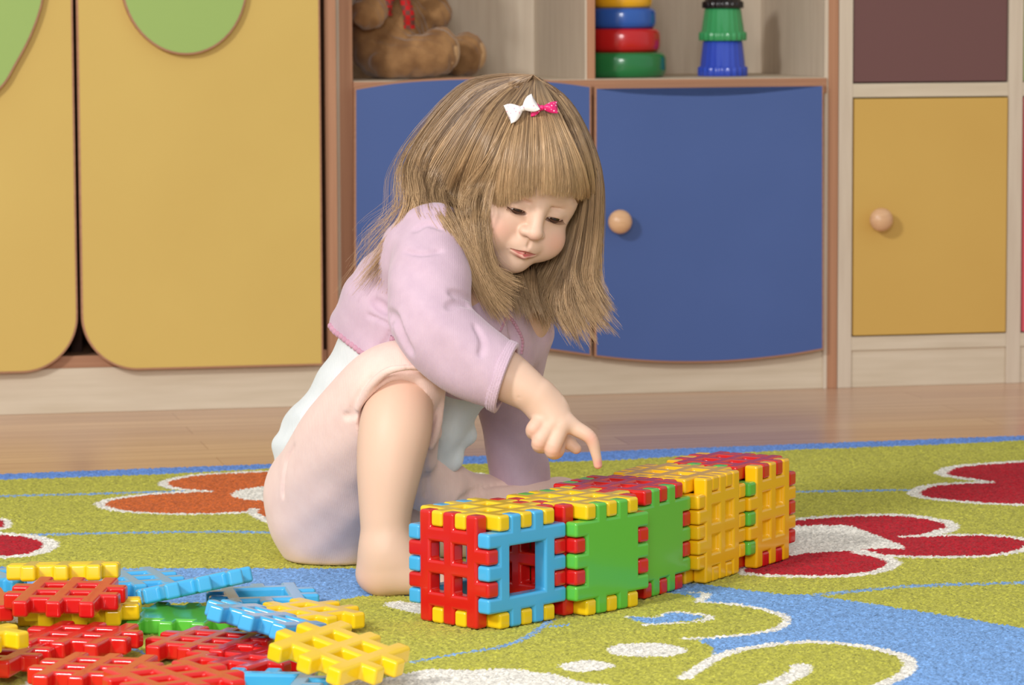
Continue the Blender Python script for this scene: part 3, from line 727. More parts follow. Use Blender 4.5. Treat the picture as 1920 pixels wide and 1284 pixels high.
    Hh[2] = .0225
    F3.ell(Hh, (.0235, .021, .0225), np.array([fd, fl_, [0, 0, 1]]), .012)
    F3.cone(P(722, 1035, 3.80), Hh + fd * .012 + [0, 0, .004], .0240, .021, .015)
    F3.cone(P(730, 1035, 3.80), Hh + fd * .07 + [0, 0, -.006], .024, .015, .02)
    F3.cone(Hh + fd * .01 + [0, 0, -.003], Hh + fd * .092 + [0, 0, -.009], .019, .0135, .012); F3.cone(Hh + fd * .085 + fl_ * .014 + [0, 0, -.009], Hh + fd * .08 - fl_ * .013 + [0, 0, -.011], .0135, .0115, .01)
    for i, (off, ln, r) in enumerate(((.021, .024, .0082), (.0085, .0235, .0062), (-.002, .021, .0058), (-.0115, .017, .0054), (-.0195, .012, .0052))):
        a = Hh + fd * .088 + fl_ * off; a[2] = .009; b = a + fd * ln; b[2] = r; F3.cone(a, b, r * 1.1, r, .0025)
    v, q = F3.mesh(); c = np.tile(base * np.array([1, .985, .97]), (len(v), 1)); spot(P(690, 1100, 3.79), .02, .35, (226, 164, 150)); spot(P(760, 730, 3.81), .03, .25, (222, 160, 138))
    parts.append((v, q, c))
    # trunk, hips, far arm with its hand on the rug and far foot: under the clothes or behind the blocks
    F4 = Field(P(500, 1050, 3.9) - [.05, .1, .06], P(1200, 380, 4.05) + [.05, .2, .02], .0034)
    F4.chain([(P(650, 900, 4.06), .068), (P(722, 775, 4.03), .07), (P(825, 610, 3.97), .074), (P(880, 520, 3.955), .045)], .02)
    F4.chain([(P(812, 480, 3.885), .03), (P(812, 625, 3.806), .027), (P(938, 700, 3.795), .0255)], .01)
    F4.cone(P(830, 520, 3.90), P(955, 585, 4.0), .05, .05, .02)
    F4.chain([(P(650, 930, 4.02), .055), (P(748, 760, 3.86), .032)], .02); F4.chain([(P(700, 960, 4.1), .055), (P(900, 975, 4.06), .034)], .02)
    F4.chain([(P(985, 590, 4.03), .03), (P(950, 745, 4.07), .026), (P(975, 900, 4.08), .022), (P(980, 990, 4.085), .018)], .01)
    sl, (x, y, z) = F4.sub(F4.lo, F4.lo + F4.n * F4.v); F4.smax(sl, (-z + .006) + 0 * x + 0 * y, .004)
    v, q = F4.mesh(); parts.append((v, q, np.tile(base, (len(v), 1))))
    F5 = Field(P(930, 1060, 4.05) - [.02, .06, .02], P(1070, 880, 4.1) + [0.02, .1, .01], .0013)
    hb = P(982, 1000, 4.085); F5.chain([(P(978, 930, 4.083), .02), (hb, .017), ([hb[0] + .022, hb[1] - .008, .014], .014)], .01)
    kb = np.array([hb[0] + .03, hb[1] - .01, .012])
    F5.cone(kb + [0, -.018, 0], kb + [0, .018, 0], .0115, .011, .008)
    for i, ln in enumerate((.024, .031, .034, .031)):
        a = kb + [.004, .019 - .0125 * i, -.001]; F5.chain([(a, .0072), (a + [ln * .55, .002 - .002 * i, .003], .0066), (a + [ln, .003 - .003 * i, -.004], .0055)], .0015)
    F5.chain([(kb + [-.02, -.018, 0], .009), (kb + [.0, -.036, -.002], .0075), (kb + [.014, -.044, -.004], .0065)], .003)
    v, q = F5.mesh(); parts.append((v, q, np.tile(base, (len(v), 1))))
    F6 = Field([.02, 4.04, -.005], [.22, 4.26, .11], .0016)
    a0 = np.array([.085, 4.15, .035]); F6.chain([([.045, 4.115, .045], .030), (a0, .024), ([.10, 4.16, .024], .022), ([.15, 4.175, .02], .017)], .012)
    for i, (off, r) in enumerate(((.021, .0078), (.009, .006), (-.001, .0056), (-.01, .0053), (-.018, .005))): F6.cone([.155, 4.175 - off, .016], [.176 - i * .002, 4.178 - off, .018], r * 1.1, r, .003)
    v, q = F6.mesh(); parts.append((v, q, np.tile(base, (len(v), 1))))
    V = []; Q = []; C = []; n0 = 0
    for v, q, c in parts: V.append(v); Q.append(q + n0); C.append(c); n0 += len(v)
    V = np.concatenate(V); Q = np.concatenate(Q); C = np.concatenate(C)
    m = new_mat('skin', (224, 189, 166), .48, .35, sss=.12); N, Lk, b = nodes(m)
    at = N.new('ShaderNodeAttribute'); at.attribute_name = 'tone'; Lk.new(at.outputs['Color'], b.inputs['Base Color'])
    bump(m, noise(m, 700, 2), .05, .0004)
    o = gobj('body', V, Q, m); a = o.data.color_attributes.new('tone', 'FLOAT_COLOR', 'POINT')
    a.data.foreach_set('color', np.concatenate([C, np.ones((len(C), 1))], 1).astype(np.float32).ravel())
    return o
body = build_skin()

# ---- eyes
def ball(name, c, r, mat, parent, n=24, sq=(1, 1, 1), B=None):
    bm = bmesh.new(); bmesh.ops.create_uvsphere(bm, u_segments=n, v_segments=n // 2, radius=1)
    B = np.eye(3) if B is None else B
    for v in bm.verts:
        q = np.array(v.co) * np.array(sq) * r; v.co = Vector(c - GO + B.T @ q)
    bmesh.ops.recalc_face_normals(bm, faces=bm.faces)
    return bm_obj(name, bm, mat, parent, smooth=True)
M['eye_white'] = new_mat('eye_white', (215, 205, 200), .2, .5); M['iris'] = new_mat('dark_iris', (52, 34, 26), .15, .5); M['lash'] = new_mat('eyelash', (92, 62, 46), .6, .2)
for s in (-1, 1):
    ey = ball('eye', hp(s * 24, -10.9, -2.4), .0118, M['eye_white'], girl)
    ball('iris', hp(s * 24 + 1, -6.4, -5.8), .0082, M['iris'], ey, 20)

def tubes(paths, radii, sides=3):
    """many thin strands as one set of vertices and quads; paths (n, m, 3), radii (n, m)"""
    paths = np.asarray(paths, float); n, m, _ = paths.shape; t = np.gradient(paths, axis=1); t /= np.linalg.norm(t, axis=2, keepdims=True) + 1e-12
    ref = np.zeros_like(t); ref[..., 1] = 1; ref[..., 0] = .3; a = np.cross(t, ref); a /= np.linalg.norm(a, axis=2, keepdims=True) + 1e-12; b = np.cross(t, a)
    an = np.arange(sides) * 2 * math.pi / sides
    V = paths[:, :, None] + (a[:, :, None] * np.cos(an)[None, None, :, None] + b[:, :, None] * np.sin(an)[None, None, :, None]) * np.asarray(radii)[:, :, None, None]
    V = V.reshape(-1, 3)
    i = (np.arange(n)[:, None, None] * m + np.arange(m - 1)[None, :, None]) * sides; k = np.arange(sides)[None, None]; k2 = (k + 1) % sides
    Q = np.stack([i + k, i + k2, i + sides + k2, i + sides + k], -1).reshape(-1, 4)
    return V, Q
# eyelashes
for s in (-1, 1):
    pts = []; rad_ = []
    for x in np.linspace(-10.5, 11, 20):
        y0 = 2.4 - (x / 12.0) ** 2 * 5.2; a = np.array([s * 24 + x, y0 - .6, -7.4 + (x / 12) ** 2 * 1.8])
        b = a + np.array([x * .14 + s * 1.0, 3.4, -2.2]); c = b + np.array([x * .06 + s * .8, 2.0, -.1]); pts.append([hp(*a), hp(*((a + b) / 2)), hp(*b), hp(*c)]); rad_.append([.0004, .00034, .00025, .0001])
    V, Q = tubes(pts, rad_)
    ln = np.array([[hp(s * 24 + x, 2.6 - (x / 12) ** 2 * 5.2, -7.6 + (x / 12) ** 2 * 1.8) for x in np.linspace(-12, 12, 24)]])
    V2, Q2 = tubes(ln, np.full((1, 24), .0006), 5); gobj('eyelashes', np.concatenate([V, V2]), np.concatenate([Q, Q2 + len(V)]), M['lash'])
# ---- clothes
def knit(name, c1, c2, ribs=700, sheen=.3, direction=(1, 1, .2)):
    m = new_mat(name, c1, .9, .15, sheen=sheen); N, L, b = nodes(m)
    f = noise(m, 60, 3); L.new(ramp(m, f, [(.3, c1), (.7, c2)]), b.inputs['Base Color'])
    tc = N.new('ShaderNodeTexCoord'); wv = N.new('ShaderNodeTexWave'); wv.inputs['Scale'].default_value = ribs / 6.28 * 1.0; wv.inputs['Distortion'].default_value = 1.2; wv.inputs['Detail'].default_value = 1
    L.new(tc.outputs['Object'], wv.inputs['Vector']); bump(m, wv.outputs['Fac'], .35, .0006); bump(m, noise(m, 500, 3), .3, .0006)
    return m
M['lilac'] = knit('lilac_knit', (207, 180, 195), (199, 172, 188), 1500)
M['lace'] = knit('rose_trim', (200, 152, 170), (190, 142, 160), 900)
M['shirt'] = knit('white_jersey', (228, 232, 232), (222, 227, 228), 2200, .2)
M['pink'] = knit('peach_jersey', (243, 211, 199), (239, 205, 193), 2400, .25)
def build_shirt():
    F = Field(P(480, 1000, 3.9) - [.03, .12, .03], P(1020, 560, 4.0) + [.02, .17, .02], .0025)
    F.tube([(P(600, 880, 4.06), .056), (P(655, 850, 4.055), .080), (P(722, 765, 4.03), .089), (P(818, 622, 3.97), .086)], .03)
    F.ell(P(800, 790, 3.985), (.045, .05, .055), None, .03); F.cone(P(770, 800, 3.985), P(872, 815, 3.985), .03, .013, .008); F.cone(P(770, 845, 3.985), P(850, 862, 3.985), .03, .013, .02); F.cone(P(835, 765, 3.97), P(888, 742, 3.96), .03, .014, .02)
    F.cone(P(548, 800, 4.05), P(590, 790, 4.0), .012, .014, .02); F.cone(P(528, 835, 4.05), P(560, 828, 4.0), .010, .010, .015)
    F.warp(lambda x, y, z: .0016 * wave(x, y, z, (.8, .1, 1), 95) * wave(x, y, z, (1, .3, -.5), 24) + .0012 * wave(x, y, z, (.9, 0, .5), 60, 1))
    v, q = F.mesh(); return gobj('shirt', v, q, M['shirt'])
def build_trousers():
    F = Field([GO[0] - .13, 3.74, -.006], [GO[0] + .42, 4.24, .30], .0025)
    F.ell(P(603, 940, 4.055), (.0585, .075, .0765), None, .03); F.ell(P(690, 960, 4.12), (.07, .07, .07), None, .03)
    F.tube([(P(608, 930, 4.04), .070), (P(668, 832, 3.95), .067), (P(728, 740, 3.872), .0555), (P(762, 712, 3.855), .045)], .02)
    F.cone(P(620, 985, 4.04), P(662, 900, 3.98), .058, .054, .03)                       # slack cloth hanging behind the calf
    F.cone(P(600, 1000, 4.045), P(672, 1020, 4.035), .034, .034, .03)
    far = [(P(700, 965, 4.09), .066), (P(820, 968, 4.075), .056), (P(905, 968, 4.07), .050), (P(1010, 968, 4.075), .046), (np.array([.055, 4.115, .045]), .042), (np.array([.075, 4.135, .040]), .036)]
    F.tube(far, .02)
    F.cone(P(800, 880, 4.0), P(850, 935, 4.03), .03, .035, .03); F.cone(P(775, 888, 3.965), P(828, 930, 3.985), .036, .027, .02)
    # opening over the knee, with a rolled hem
    F.cone(P(753, 778, 3.772), P(728, 1060, 3.765), .0545, .05, .004, True)
    F.cone(P(748, 752, 3.845), P(736, 805, 3.822), .038, .042, .003, True)
    rim = [(664, 812, 3.875), (660, 790, 3.855), (674, 758, 3.83), (697, 722, 3.81), (722, 699, 3.80), (750, 690, 3.797), (782, 689, 3.805), (806, 697, 3.82), (821, 714, 3.835), (827, 745, 3.85), (824, 785, 3.86), (815, 815, 3.868), (806, 836, 3.872)]
    F.tube([(P(*p), .0042) for i, p in enumerate(rim)], .005, 6)
    F.cone(P(815, 722, 3.86), P(812, 812, 3.88), .0085, .008, .008); F.cone(P(800, 800, 3.9), P(790, 860, 3.92), .014, .018, .02)
    # folds at the hip
    F.crease([[(550, 836), (534, 870), (530, 930)], [(550, 836), (534, 870), (530, 930)]], .0009, .005)
    F.crease([[(646, 781), (656, 779), (664, 776)], [(700, 705), (672, 740), (655, 772)]], .0008, .006)
    F.crease([[(862, 935), (900, 915), (960, 905)], [(850, 950), (880, 930), (905, 925)], [(790, 850), (800, 890), (798, 930)]], .001, .005)
    F.warp(lambda x, y, z: .0007 * wave(x, y, z, (1, .4, .6), 55) * wave(x, y, z, (.3, 1, -.6), 22) + .0004 * wave(x, y, z, (1, .2, -.9), 120, 2))
    sl, (x, y, z) = F.sub(F.lo, F.lo + F.n * F.v); F.smax(sl, (-z + .0005) + 0 * x + 0 * y, .004)
    v, q = F.mesh(); return gobj('trousers', v, q, M['pink'])
def build_bolero():
    F = Field(P(580, 930, 3.95) - [.02, .2, .01], P(1060, 370, 4.05) + [.03, .12, .02], .0025)
    F.tube([(P(755, 722, 4.015), .099), (P(822, 625, 3.97), .095), (P(852, 565, 3.955), .082), (P(862, 532, 3.95), .064)], .03)
    F.cone(P(678, 610, 3.99), P(712, 560, 3.965), .030, .034, .04); F.cone(P(712, 560, 3.965), P(790, 462, 3.935), .034, .038, .03)                       # back of the shoulder
    F.cone(P(800, 480, 3.90), P(880, 500, 3.95), .050, .045, .03)
    F.ell(P(938, 655, 3.985), (.041, .05, .055), None, .03)
    ax = np.array(P(905, 480, 3.93)) - np.array(P(640, 900, 4.05)); ax[1] *= .3
    u_ = _R * .923 - _U * .385                                                              # along the hem, in the picture plane
    nrm = np.cross(u_, _F + .25 * _U); nrm /= np.linalg.norm(nrm); nrm = nrm if nrm[2] < 0 else -nrm
    F.plane(P(686, 680, 3.9), nrm, .004)
    F.tube([(P(812, 448, 3.892), .040), (P(806, 520, 3.850), .046), (P(812, 605, 3.812), .0465), (P(862, 660, 3.800), .0445), (P(932, 702, 3.792), .0390)], .008)
    # the far sleeve
    F.tube([(P(972, 618, 4.02), .042), (P(950, 735, 4.07), .038), (P(966, 830, 4.078), .0355), (P(976, 915, 4.082), .036)], .02)
    # sleeve ends
    d_ = P(985, 735, 3.785) - P(915, 692, 3.795); d_ /= np.linalg.norm(d_)
    F.cone(P(936, 704, 3.792) , P(936, 704, 3.792) + d_ * .06, .0315, .033, .003, True)
    sl, (x, y, z) = F.sub(P(936, 704, 3.79) - .07, P(936, 704, 3.79) + .085); c = P(946, 707, 3.79)
    d2 = P(989, 721, 3.79) - P(946, 707, 3.79) ; d2[1] = -.004; d2 /= np.linalg.norm(d2)
    cutd = (x - c[0]) * d2[0] + (y - c[1]) * d2[1] + (z - c[2]) * d2[2]; near = np.sqrt((x - c[0]) ** 2 + (y - c[1]) ** 2 + (z - c[2]) ** 2) - .06
    F.smax(sl, np.minimum(cutd, -near), .003)
    # folds and seams
    F.crease([[(700, 566), (728, 588), (742, 600)], [(742, 600), (752, 628), (768, 660)]], .0030, .008)
    F.crease([[(872, 436), (884, 470), (886, 505)], [(846, 548), (866, 552), (884, 560)], [(840, 575), (862, 566), (880, 572)]], .0018, .006)
    F.crease([[(778, 430), (800, 418), (828, 426)], [(690, 590), (715, 600), (735, 612)], [(735, 605), (728, 632), (712, 656)], [(890, 610), (905, 640), (900, 665)], [(760, 470), (790, 478), (826, 470)]], .0009, .006)
    F.crease([[(955, 600), (962, 620), (968, 640)]], .006, .003)
    F.warp(lambda x, y, z: .0014 * wave(x, y, z, (.5, .3, 1), 80) * wave(x, y, z, (1, .5, -.3), 30) + .0007 * wave(x, y, z, (1, .2, .9), 130, 1))
    v, q = F.mesh(); return gobj('bolero', v, q, M['lilac'])
def build_cuff():
    c0 = P(930, 699, 3.7925); c = P(947, 708, 3.79); d2 = P(989, 721, 3.79) - P(946, 707, 3.79); d2[1] = -.004; d2 /= np.linalg.norm(d2)
    F = Field(c - .06, c + .06, .0011); t = c - c0; t /= np.linalg.norm(t)
    F.cone(c - t * .006, c + t * .003, .0405, .0405, .001)
    sl, (x, y, z) = F.sub(F.lo, F.lo + F.n * F.v); w_ = (x - c[0]) * d2[0] + (y - c[1]) * d2[1] + (z - c[2]) * d2[2]
    F.smax(sl, np.abs(w_ + .0035) - .0068, .004)
    sl, (x, y, z) = F.sub(F.lo, F.lo + F.n * F.v); w_ = (x - c[0]) * d2[0] + (y - c[1]) * d2[1] + (z - c[2]) * d2[2]
    F.f += (.0005 * np.cos(w_ * 2200)).astype(np.float32)
    F.cone(c - t * .04, c + t * .04, .0335, .0335, .003, True)
    v, q = F.mesh(); return gobj('sleeve_cuff', v, q, M['lilac'], 'thick rolled lilac cuff', parent=bolero)
shirt = build_shirt(); trousers = build_trousers(); bolero = build_bolero(); build_cuff()
def bvh_of(o):
    me = o.data; n = len(me.vertices); a = np.empty(n * 3, np.float32); me.vertices.foreach_get('co', a); k = np.empty(len(me.loops), np.int32); me.loops.foreach_get('vertex_index', k)
    return BVHTree.FromPolygons((a.reshape(-1, 3) + GO).tolist(), k.reshape(-1, 4).tolist())
bb = bvh_of(bolero)
hem = []
for x_ in range(619, 742, 6):
    last = None
    for y_ in range(560, 700):
        h_ = hit(bb, x_, y_)
        if h_ is not None and abs(h_[1] - 3.92) < .12: last = y_
        elif last is not None: break
    if last: hem.append((x_, last - 3))
def trim(name, pix, r, lift, parent, mat, scallop=.35, n=14, freq=55):
    p = [hit(bb, *q, lift) for q in catmull(pix, 8, False)]; p = [q for q in p if q is not None]
    # drop points that jump in depth
    out = [p[0]]
    for q in p[1:]:
        if abs(q[1] - out[-1][1]) < .02: out.append(q)
    p = np.array(out); L = np.r_[0, np.cumsum(np.linalg.norm(np.diff(p, axis=0), axis=1))]; s_ = np.linspace(0, L[-1], max(20, int(L[-1] / .0009)))
    p = np.stack([np.interp(s_, L, p[:, k]) for k in range(3)], -1); rr_ = r * (1 - scallop + scallop * np.abs(np.sin(s_ * math.pi / (r * 1.9))))
    V, Q = tubes(p[None], rr_[None], 8); return gobj(name, V, Q, mat, parent=parent)
for nm, pix, r, sc in (('hem_lace', hem, .0040, .4), ('front_lace', [(953, 590), (968, 612), (979, 638), (977, 662)], .0024, .4), ('front_lace', [(952, 584), (944, 606), (936, 624)], .002, .4)):
    o = trim(nm, pix, r, -.0005, girl, M['lace'], sc); o['label'] = 'rose crochet trim'; 
for pix in ([(737, 662), (722, 630), (738, 598)][:2], [(882, 442), (888, 470), (884, 505), (872, 530)]):
    pass
# ---- hair
HC_, HR_ = CR_C, CR_R
def on_head(px, py, infl=.012, far=False):
    d = ray(px, py); d = d / np.linalg.norm(d); r = HR_ + infl
    o = (HB @ (CAM - HC_)) / r; dd = (HB @ d) / r; a = dd.dot(dd); b = o.dot(dd); c = o.dot(o) - 1; D = b * b - a * c
    t = (-b + (math.sqrt(D) if far else -math.sqrt(D))) / a if D > 0 else -b / a
    return CAM + d * t
def guide(pts, infl=.012, far=False):
    out = []
    for p in pts:
        if len(p) == 2: out.append(on_head(*p, infl, far))
        else: out.append(P(p[0], p[1], p[2]))
    c = catmull(out, 12, False); L = np.r_[0, np.cumsum(np.linalg.norm(np.diff(c, axis=0), axis=1))]; s_ = np.linspace(0, L[-1], 26)
    return np.stack([np.interp(s_, L, c[:, k]) for k in range(3)], -1)
hair_v, hair_q, hair_c = [], [], []; hair_n = 0
def sheet(guides, n, thick=.006, clump=22, spread=.0025, rad=.00033, cut=(.82, 1.0), flare=1.0, frizz=.0012, tone=(.0, 1.0)):
    global hair_n
    g = np.array([x for x in guides]); K = len(g) - 1; m = g.shape[1]
    nc = max(2, n // clump); cu = rng.random(nc) * K; cd = rng.random(nc); cend = cut[0] + (cut[1] - cut[0]) * rng.random(nc); coff = rng.normal(0, 1, (nc, 3)) * spread; ct = rng.random(nc)
    idx = rng.integers(0, nc, n); u = np.clip(cu[idx] + rng.normal(0, .10 * K / 5, n), 0, K - 1e-6); i = u.astype(int); fr = (u - i)[:, None, None]
    path = g[i] * (1 - fr) + g[i + 1] * fr
    T = np.linspace(0, 1, m)
    end = np.clip(cend[idx] + rng.normal(0, .03, n), .5, 1.0)
    tt = T[None] * end[:, None] * (m - 1); a = np.clip(tt.astype(int), 0, m - 2); f2 = (tt - a)[..., None]
    path = np.take_along_axis(path, a[..., None].repeat(3, 2), 1) * (1 - f2) + np.take_along_axis(path, (a + 1)[..., None].repeat(3, 2), 1) * f2
    out = path - HC_; out[..., 2] *= .5; out /= np.linalg.norm(out, axis=2, keepdims=True) + 1e-9
    depth = (cd[idx] + rng.normal(0, .12, n)).clip(0, 1)
    env = np.sin(np.clip(T * 3, 0, 1) * math.pi / 2)
    path = path - out * (depth * thick)[:, None, None] * env[None, :, None]
    path += (coff[idx] * (.3 + .7 * 1))[:, None] * (T[None, :, None] ** 1.3) * flare
    path += (rng.normal(0, 1, (n, 3)) * frizz)[:, None] * (T[None, :, None] ** 2) * 1.6
    ph = rng.random((n, 1)) * 6.28; wv_ = np.sin(T[None] * 9 + ph) * .0007 * T[None]; path[..., 0] += wv_; path[..., 2] += .5 * wv_
    r = rad * (.75 + .5 * rng.random(n))[:, None] * (1 - .65 * T[None] ** 4)
    V, Q = tubes(path, r); hair_v.append(V); hair_q.append(Q + hair_n); hair_n += len(V)
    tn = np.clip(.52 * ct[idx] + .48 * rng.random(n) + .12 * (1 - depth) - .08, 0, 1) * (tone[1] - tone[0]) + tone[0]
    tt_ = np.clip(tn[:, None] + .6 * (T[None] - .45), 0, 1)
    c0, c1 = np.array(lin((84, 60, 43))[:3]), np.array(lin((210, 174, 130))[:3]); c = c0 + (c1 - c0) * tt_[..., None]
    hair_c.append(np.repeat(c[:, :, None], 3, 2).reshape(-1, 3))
CW = (1000, 140)
near = [guide([CW, (930, 142), (868, 163), (803, 235), (762, 315), (768, 380, 3.90), (745, 432, 3.89), (705, 482, 3.90), (672, 520, 3.91), (650, 545, 3.91)]),
        guide([CW, (940, 150), (880, 180), (815, 265), (776, 345), (782, 405, 3.88), (800, 440, 3.868), (845, 475, 3.858), (880, 520, 3.855), (900, 560, 3.86)]),
        guide([CW, (950, 160), (895, 205), (845, 290), (812, 365), (822, 415, 3.862), (850, 455, 3.853), (880, 500, 3.85), (905, 550, 3.855), (930, 590, 3.86)]),
        guide([CW, (960, 165), (915, 215), (870, 305), (848, 375), (858, 420, 3.855), (876, 465, 3.85), (893, 515, 3.85), (912, 565, 3.855), (935, 606, 3.86)]),
        guide([CW, (968, 170), (932, 222), (896, 312), (880, 380), (884, 425, 3.855), (893, 470, 3.853), (905, 520, 3.853), (925, 560, 3.855), (952, 590, 3.86)]),
        guide([CW, (975, 175), (945, 225), (920, 310), (906, 370), (902, 420, 3.858), (903, 465, 3.857), (912, 500, 3.857), (940, 520, 3.857), (974, 528, 3.86)])]
sheet(near, 5200, .016, 26, .0035)
sheet(near[1:], 2200, .010, 16, .006, cut=(.6, .95))
over = [guide([(1005, 150), (975, 180), (948, 230), (915, 300), (880, 350), (862, 385, 3.85), (870, 430, 3.85)], .016), guide([(1010, 152), (985, 185), (962, 235), (940, 300), (925, 350), (915, 395, 3.85), (905, 430, 3.852)], .015)]
sheet(over, 700, .004, 14, .004, cut=(.6, 1))
bangs = [guide([(990, 148), (966, 188), (945, 232), (930, 290), (922, 345), (920, 385)], .013), guide([(996, 148), (976, 188), (962, 235), (952, 295), (945, 350), (945, 388)], .015), guide([(1000, 148), (990, 188), (986, 238), (980, 300), (975, 345), (975, 372)], .017), guide([(1004, 148), (1010, 188), (1018, 240), (1022, 300), (1022, 345), (1022, 366)], .017),
         guide([(1008, 148), (1024, 190), (1045, 245), (1062, 300), (1068, 345), (1068, 368)], .016), guide([(1012, 148), (1040, 192), (1068, 250), (1092, 305), (1103, 350), (1104, 375)], .014)]
sheet(bangs, 4200, .006, 26, .0012, cut=(.93, 1.0), frizz=.0005, tone=(.05, 1))
far = [guide([(1010, 150), (1040, 185), (1070, 240), (1095, 320), (1092, 400, 3.955), (1070, 470, 3.965), (1035, 540, 3.955), (1015, 580, 3.94), (1040, 620, 3.93)], .012),
       guide([(1010, 148), (1050, 180), (1088, 240), (1112, 320), (1108, 400, 3.945), (1092, 480, 3.95), (1070, 560, 3.94), (1085, 620, 3.93), (1098, 645, 3.93)], .012),
       guide([(1010, 146), (1060, 180), (1098, 240), (1122, 320), (1120, 400, 3.93), (1108, 480, 3.935), (1096, 550, 3.93), (1116, 600, 3.925), (1136, 624, 3.92)], .012),
       guide([(1010, 145), (1062, 182), (1100, 245), (1125, 330), (1125, 400, 3.92), (1118, 470, 3.925), (1114, 520, 3.925), (1134, 560, 3.92), (1154, 586, 3.915)], .010)]
sheet(far, 3000, .012, 24, .005, cut=(.86, 1.0), flare=1.4)
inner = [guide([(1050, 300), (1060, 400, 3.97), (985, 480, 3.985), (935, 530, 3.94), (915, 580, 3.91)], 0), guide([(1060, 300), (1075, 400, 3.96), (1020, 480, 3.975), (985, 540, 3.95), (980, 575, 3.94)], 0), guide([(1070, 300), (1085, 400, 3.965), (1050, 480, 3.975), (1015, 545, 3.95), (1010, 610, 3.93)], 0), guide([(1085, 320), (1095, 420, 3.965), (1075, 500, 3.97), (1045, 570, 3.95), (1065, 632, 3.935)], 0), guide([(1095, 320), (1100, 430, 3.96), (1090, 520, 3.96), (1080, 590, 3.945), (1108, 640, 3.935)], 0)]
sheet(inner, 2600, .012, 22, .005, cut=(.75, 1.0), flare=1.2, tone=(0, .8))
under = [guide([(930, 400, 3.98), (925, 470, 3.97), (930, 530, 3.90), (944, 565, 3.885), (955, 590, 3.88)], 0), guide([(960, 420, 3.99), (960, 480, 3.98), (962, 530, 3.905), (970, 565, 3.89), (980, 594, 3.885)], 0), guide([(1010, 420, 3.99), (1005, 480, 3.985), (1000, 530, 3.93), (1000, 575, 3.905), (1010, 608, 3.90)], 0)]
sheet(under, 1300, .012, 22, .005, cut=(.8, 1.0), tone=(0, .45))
crown = [guide([(1005, 148), (1000, 155), (985, 175), (970, 200)], .011), guide([(1005, 146), (1018, 158), (1025, 180), (1030, 205)], .011), guide([(1006, 146), (1035, 162), (1055, 190), (1068, 225)], .011)]
sheet(crown, 700, .004, 16, .001)
back = [guide([CW, (930, 145), (868, 175), (803, 250), (772, 330), (800, 420, 3.99), (830, 500, 4.02), (850, 560, 4.02)], .012, True), guide([CW, (950, 160), (910, 210), (880, 300), (880, 380), (890, 440, 4.03), (900, 520, 4.05), (910, 580, 4.04)], .012, True),
        guide([CW, (990, 170), (980, 230), (975, 310), (975, 380), (975, 450, 4.03), (970, 530, 4.05), (975, 600, 4.03)], .012, True), guide([CW, (1030, 170), (1050, 240), (1060, 320), (1060, 390), (1050, 470, 4.01), (1040, 540, 4.01), (1045, 600, 3.99)], .012, True), guide([CW, (1055, 180), (1092, 245), (1115, 320), (1115, 400, 3.94), (1100, 480, 3.95), (1085, 560, 3.94), (1100, 620, 3.93)], .012, True)]
sheet(back, 3600, .012, 24, .005)
wisps = [guide([CW, (930, 138), (862, 158), (795, 232), (752, 300), (742, 345, 3.91), (745, 400, 3.91), (700, 470, 3.91), (650, 530, 3.91), (630, 555, 3.91)], .018), guide([CW, (935, 140), (870, 160), (800, 235), (757, 310), (752, 380, 3.91), (690, 430, 3.91), (692, 470, 3.91), (680, 505, 3.91)], .018)]
sheet(wisps, 110, .006, 3, .008, rad=.00018, frizz=.004, tone=(.3, 1))
def build_hair():
    # the mass of hair under the strands: skull cap open at the face
    F = Field(HE - .2, HE + .16, .002)
    F.ell(HC_, HR_ + .0065, HB, .004)
    F.ell(hp(0, 12, -46), np.array([68, 72, 86]) * mm, HB, .01, True)
    F.ell(hp(0, -60, -80), np.array([100, 100, 50]) * mm, HB, .008, True)
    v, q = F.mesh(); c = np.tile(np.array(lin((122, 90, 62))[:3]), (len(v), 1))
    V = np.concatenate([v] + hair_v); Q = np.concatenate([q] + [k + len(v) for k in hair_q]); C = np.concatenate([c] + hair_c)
    m = new_mat('hair', (190, 150, 100), .34, .6); N, L, b = nodes(m); at = N.new('ShaderNodeAttribute'); at.attribute_name = 'tone'; L.new(at.outputs['Color'], b.inputs['Base Color'])
    b.inputs['Anisotropic'].default_value = .3
    o = gobj('hair', V, Q, m); a = o.data.color_attributes.new('tone', 'FLOAT_COLOR', 'POINT')
    a.data.foreach_set('color', np.concatenate([C, np.ones((len(C), 1))], 1).astype(np.float32).ravel())
build_hair()
